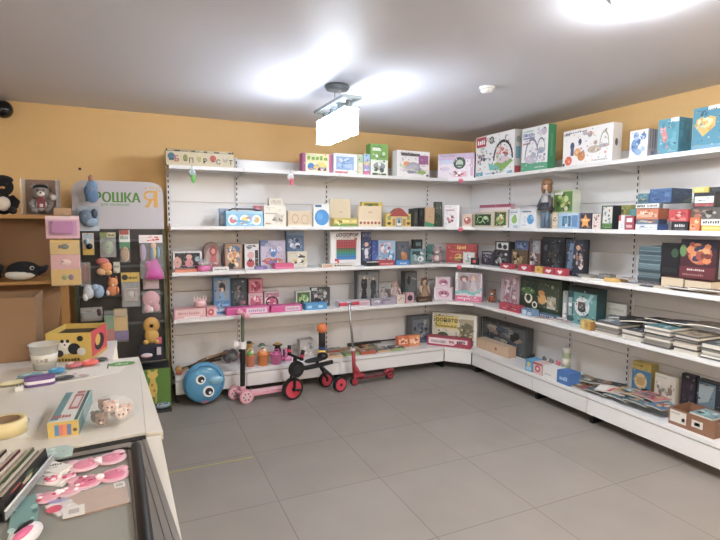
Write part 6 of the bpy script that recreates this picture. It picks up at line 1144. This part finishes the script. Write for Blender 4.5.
flatpoly('cloth_pouch', 'pale teal cloth pouch lying behind the white price cards on the glass', 'pouch', [(43, 456), (50, 450), (66, 447), (74, 449), (72, 456), (60, 459), (48, 460)], ZG+.0006, .008, 'a8c4bf', 'g .1 .1 .9 .9 7 c4d8d4,8fb0ac,d8e4e0')
flatpoly('cloth_pouch', 'darker teal packet at the lower left of the glass', 'pouch', [(8, 545), (12, 505), (36, 496), (39, 512), (34, 545)], ZG+.0006, .008, '6a9490', 'g .05 .05 .95 .9 8 8fb4b0,4a706c,a8c8c4; r .3 .0 .9 .25 d0d4cc')
# holder with standing cards at the left
A = on_z(4, 505, .9); B_ = on_z(52, 449, .9)
dirv = (B_-A); Lh = dirv.length; rz = math.atan2(dirv.y, dirv.x)-PI/2
ctr = (A+B_)/2; zb = ZD+.004
nrm = Vector((-math.sin(rz+PI/2), math.cos(rz+PI/2), 0))   # points to the left of the row
t = thing('card_holder', 'black and clear plastic holder for the standing cards at the left edge of the glass', 'card holder', (ctr.x, ctr.y, zb), rz)
MB().box(-.004, -Lh/2, 0, 0, Lh/2, .03, BLACK).box(-.26, -Lh/2, 0, -.0045, Lh/2, .004, BLACK).obj('tray', t)
MB().box(.001, -Lh/2, .005, .003, Lh/2, .03, CLEAR2).tube([(.002, -Lh/2, .03), (.002, Lh/2, .03)], .003, 'c9ccd0', 6).obj('clear_lip', t)
cc = ['242222', '8a8478', '4a5a34', 'b8a890', '6a3038', 'd0c8ba', '2c2a28', '9a7a70', '5f6a4a', 'c4b4a4', '7a2c38', '3a3a38', 'a89c8c', '4f4238']
nm_ = ['nearest the black front', 'second from the front', 'third from the front', 'fourth from the front', 'fifth from the front', 'sixth from the front', 'seventh from the front', 'eighth from the front', 'ninth from the front', 'tenth from the front', 'eleventh from the front', 'twelfth from the front', 'thirteenth from the front', 'last at the back']
for i in range(14):
    q = ctr+nrm*(.012+i*.0172); rr = random.Random(i)
    h = .046+.0013*i+rr.uniform(0, .003)
    m = MB().box(-.0055, -Lh/2+.01+rr.uniform(0, .02), 0, .0055, Lh/2-rr.uniform(0, .02), h, cc[i], top='cfc6b8' if i % 2 else 'a89a88').art('g .05 .1 .95 .9 8 a8483c,d0c4a0,4a6a4a', lambda a, b_, k: (.0055+.0003*k, -Lh/2*.8+a*Lh*.8, b_*h), 2, i)
    o = m.obj('greeting_card', None, (q.x, q.y, zb+.0062), rz); o.rotation_euler = (0, R(-9), rz)
    tag(o, f'greeting card standing in the holder, {nm_[i]}', 'card', 'greeting cards in the holder')
P = on_z(8, 505, ZG)
o = MB().ell((0, 0, .02), (.028, .05, .02), 'd8d4d8').ell((.006, -.01, .035), (.012, .03, .008), 'd85a90').ell((-.008, .01, .036), (.01, .03, .006), '1c1a1e').obj('hair_clip', None, (-.255, 1.31, ZG+.0006), -.5)
tag(o, 'pink, white and black hair clip at the lower left corner of the glass', 'hair clip')

# ================================================================== floor tape, ceiling things, wall camera
A, B_ = Vector((.12, 3.268, 0)), Vector((.688, 3.268, 0))
o = MB().box(0, -.006, .0006, .568, .006, .0016, 'b8a850').obj('floor_tape', None, A); tag(o, 'thin yellow strip on the grey floor tiles near the desk', 'floor tape')
def lamp(x, y, label, power, tint='e6f2ff'):
    t = thing('ceiling_lamp', label, 'lamp', (x, y, ZC), 0)
    MB().lathe([(.085, 0), (.09, -.012), (.08, -.032), (0, -.034)], mat('5a6064', .35, metal=.4), n=28).obj('ceiling_plate', t)
    fz = -.135
    for dy in (-.05, .05): MB().cyl((0, dy, -.03), (0, dy, fz), .004, CHROME, n=8).obj('rod', t)
    fr = mat('8a9698', .35, metal=.5); x0, x1, y0, y1 = -.06, .06, -.27, .31; b_ = .011
    MB().box(x0-b_, y0, fz-.012, x0+b_, y1, fz+.01, fr).box(x1-b_, y0, fz-.012, x1+b_, y1, fz+.01, fr).box(x0+b_, y0, fz-.012, x1-b_, y0+2*b_, fz+.01, fr).box(x0+b_, y1-2*b_, fz-.012, x1-b_, y1, fz+.01, fr).box(x0+b_, -.055, fz-.01, x1-b_, .055, fz+.008, fr).obj('frame', t)
    EM = mat(tint, .4, emit=power, name='lit_frosted_glass')
    for i in range(4):
        yy = y0+.06+i*.153
        s = MB().rbox(-.055, yy-.055, fz-.24, .055, yy+.055, fz-.075, .02, EM).obj('lamp_shade', t)
        MB().cyl((0, yy, fz-.012), (0, yy, fz-.066), .02, fr).rbox(-.062, yy-.062, fz-.074, .062, yy+.062, fz-.066, .02, fr).obj('socket', s)
    return t
lamp(1.36, 3.42, 'lit pendant lamp with four bright square glass shades on a grey bar frame', 16)
lamp(1.3, -1.4, 'second lit pendant lamp of the same kind over the middle of the shop', 50, 'fff0da')  # added lamp out of view, brightens the foreground and ceiling
lamp(-1.5, -1.2, 'third lit pendant lamp of the same kind behind the sales desk', 50, 'fff0da')  # another unseen lamp added to raise the room's brightness
lamp(1.9, -3.8, 'fourth lit pendant lamp of the same kind at the far front of the shop', 40, 'fff0da')  # assumed lamp out of view, sited from a panel glint, adds brightness
P = on_z(637, -5, ZC)
t = thing('ceiling_light', 'small round bright ceiling light at the top edge, right of the pendant lamp', 'lamp', (P.x, P.y, ZC), 0)
MB().lathe([(.1, 0), (.104, -.012), (.092, -.02), (.088, -.012)], 'dcdcdc', n=28).obj('frame', t)
MB().lathe([(.09, -.012), (.085, -.03), (.06, -.048), (0, -.055)], mat('f0f7ff', .4, emit=210, name='lit_opal_dome'), n=28).obj('diffuser', t)
P = on_z(487, 87, ZC)
t = thing('smoke_detector', 'small white smoke detector on the ceiling', 'smoke detector', (P.x, P.y, ZC), 0)
MB().lathe([(.055, 0), (.056, -.012), (.05, -.018)], 'e2e2e2').obj('base', t)
MB().lathe([(.045, -.018), (.042, -.035), (.025, -.045), (0, -.046)], 'dcdcdc').obj('chamber', t)
P = on_y(3, 108, 4.93)
t = thing('security_camera', 'black dome security camera high on the back wall at the left edge', 'camera', (P.x, YW, P.z), 0)
MB().cyl((0, 0, .02), (0, -.04, .02), .05, '26262a').obj('base', t); MB().ell((0, -.085, -.01), .07, mat('16161a', .2), n=18, m=12).obj('dome', t); MB().tube([(0, -.03, .03), (0, -.05, .01)], .03, '26262a').obj('neck', t)
P = on_y(80, 169, YW)
o = MB().cyl((0, 0, 0), (0, -.012, 0), .012, '6a4a2c', n=10).ell((0, -.014, 0), (.008, .004, .008), '3a2c1c', n=8, m=5).obj('wall_plug', None, (P.x, YW, P.z)); tag(o, 'tiny dark wall plug above the display rack', 'wall plug')

# ------------------------------------------------------------------ light and view
w = bpy.data.worlds.new('world'); sc.world = w; w.use_nodes = True
w.node_tree.nodes['Background'].inputs[0].default_value = (.8, .85, 1, 1); w.node_tree.nodes['Background'].inputs[1].default_value = .3
vs = sc.view_settings
vs.view_transform = 'Standard'; vs.look = 'None'; vs.gamma = 1; vs.use_curve_mapping = False; vs.exposure = 1.58
sc.cycles.use_denoising = True
sc.cycles.max_bounces = 10; sc.cycles.diffuse_bounces = 6; sc.cycles.transparent_max_bounces = 16
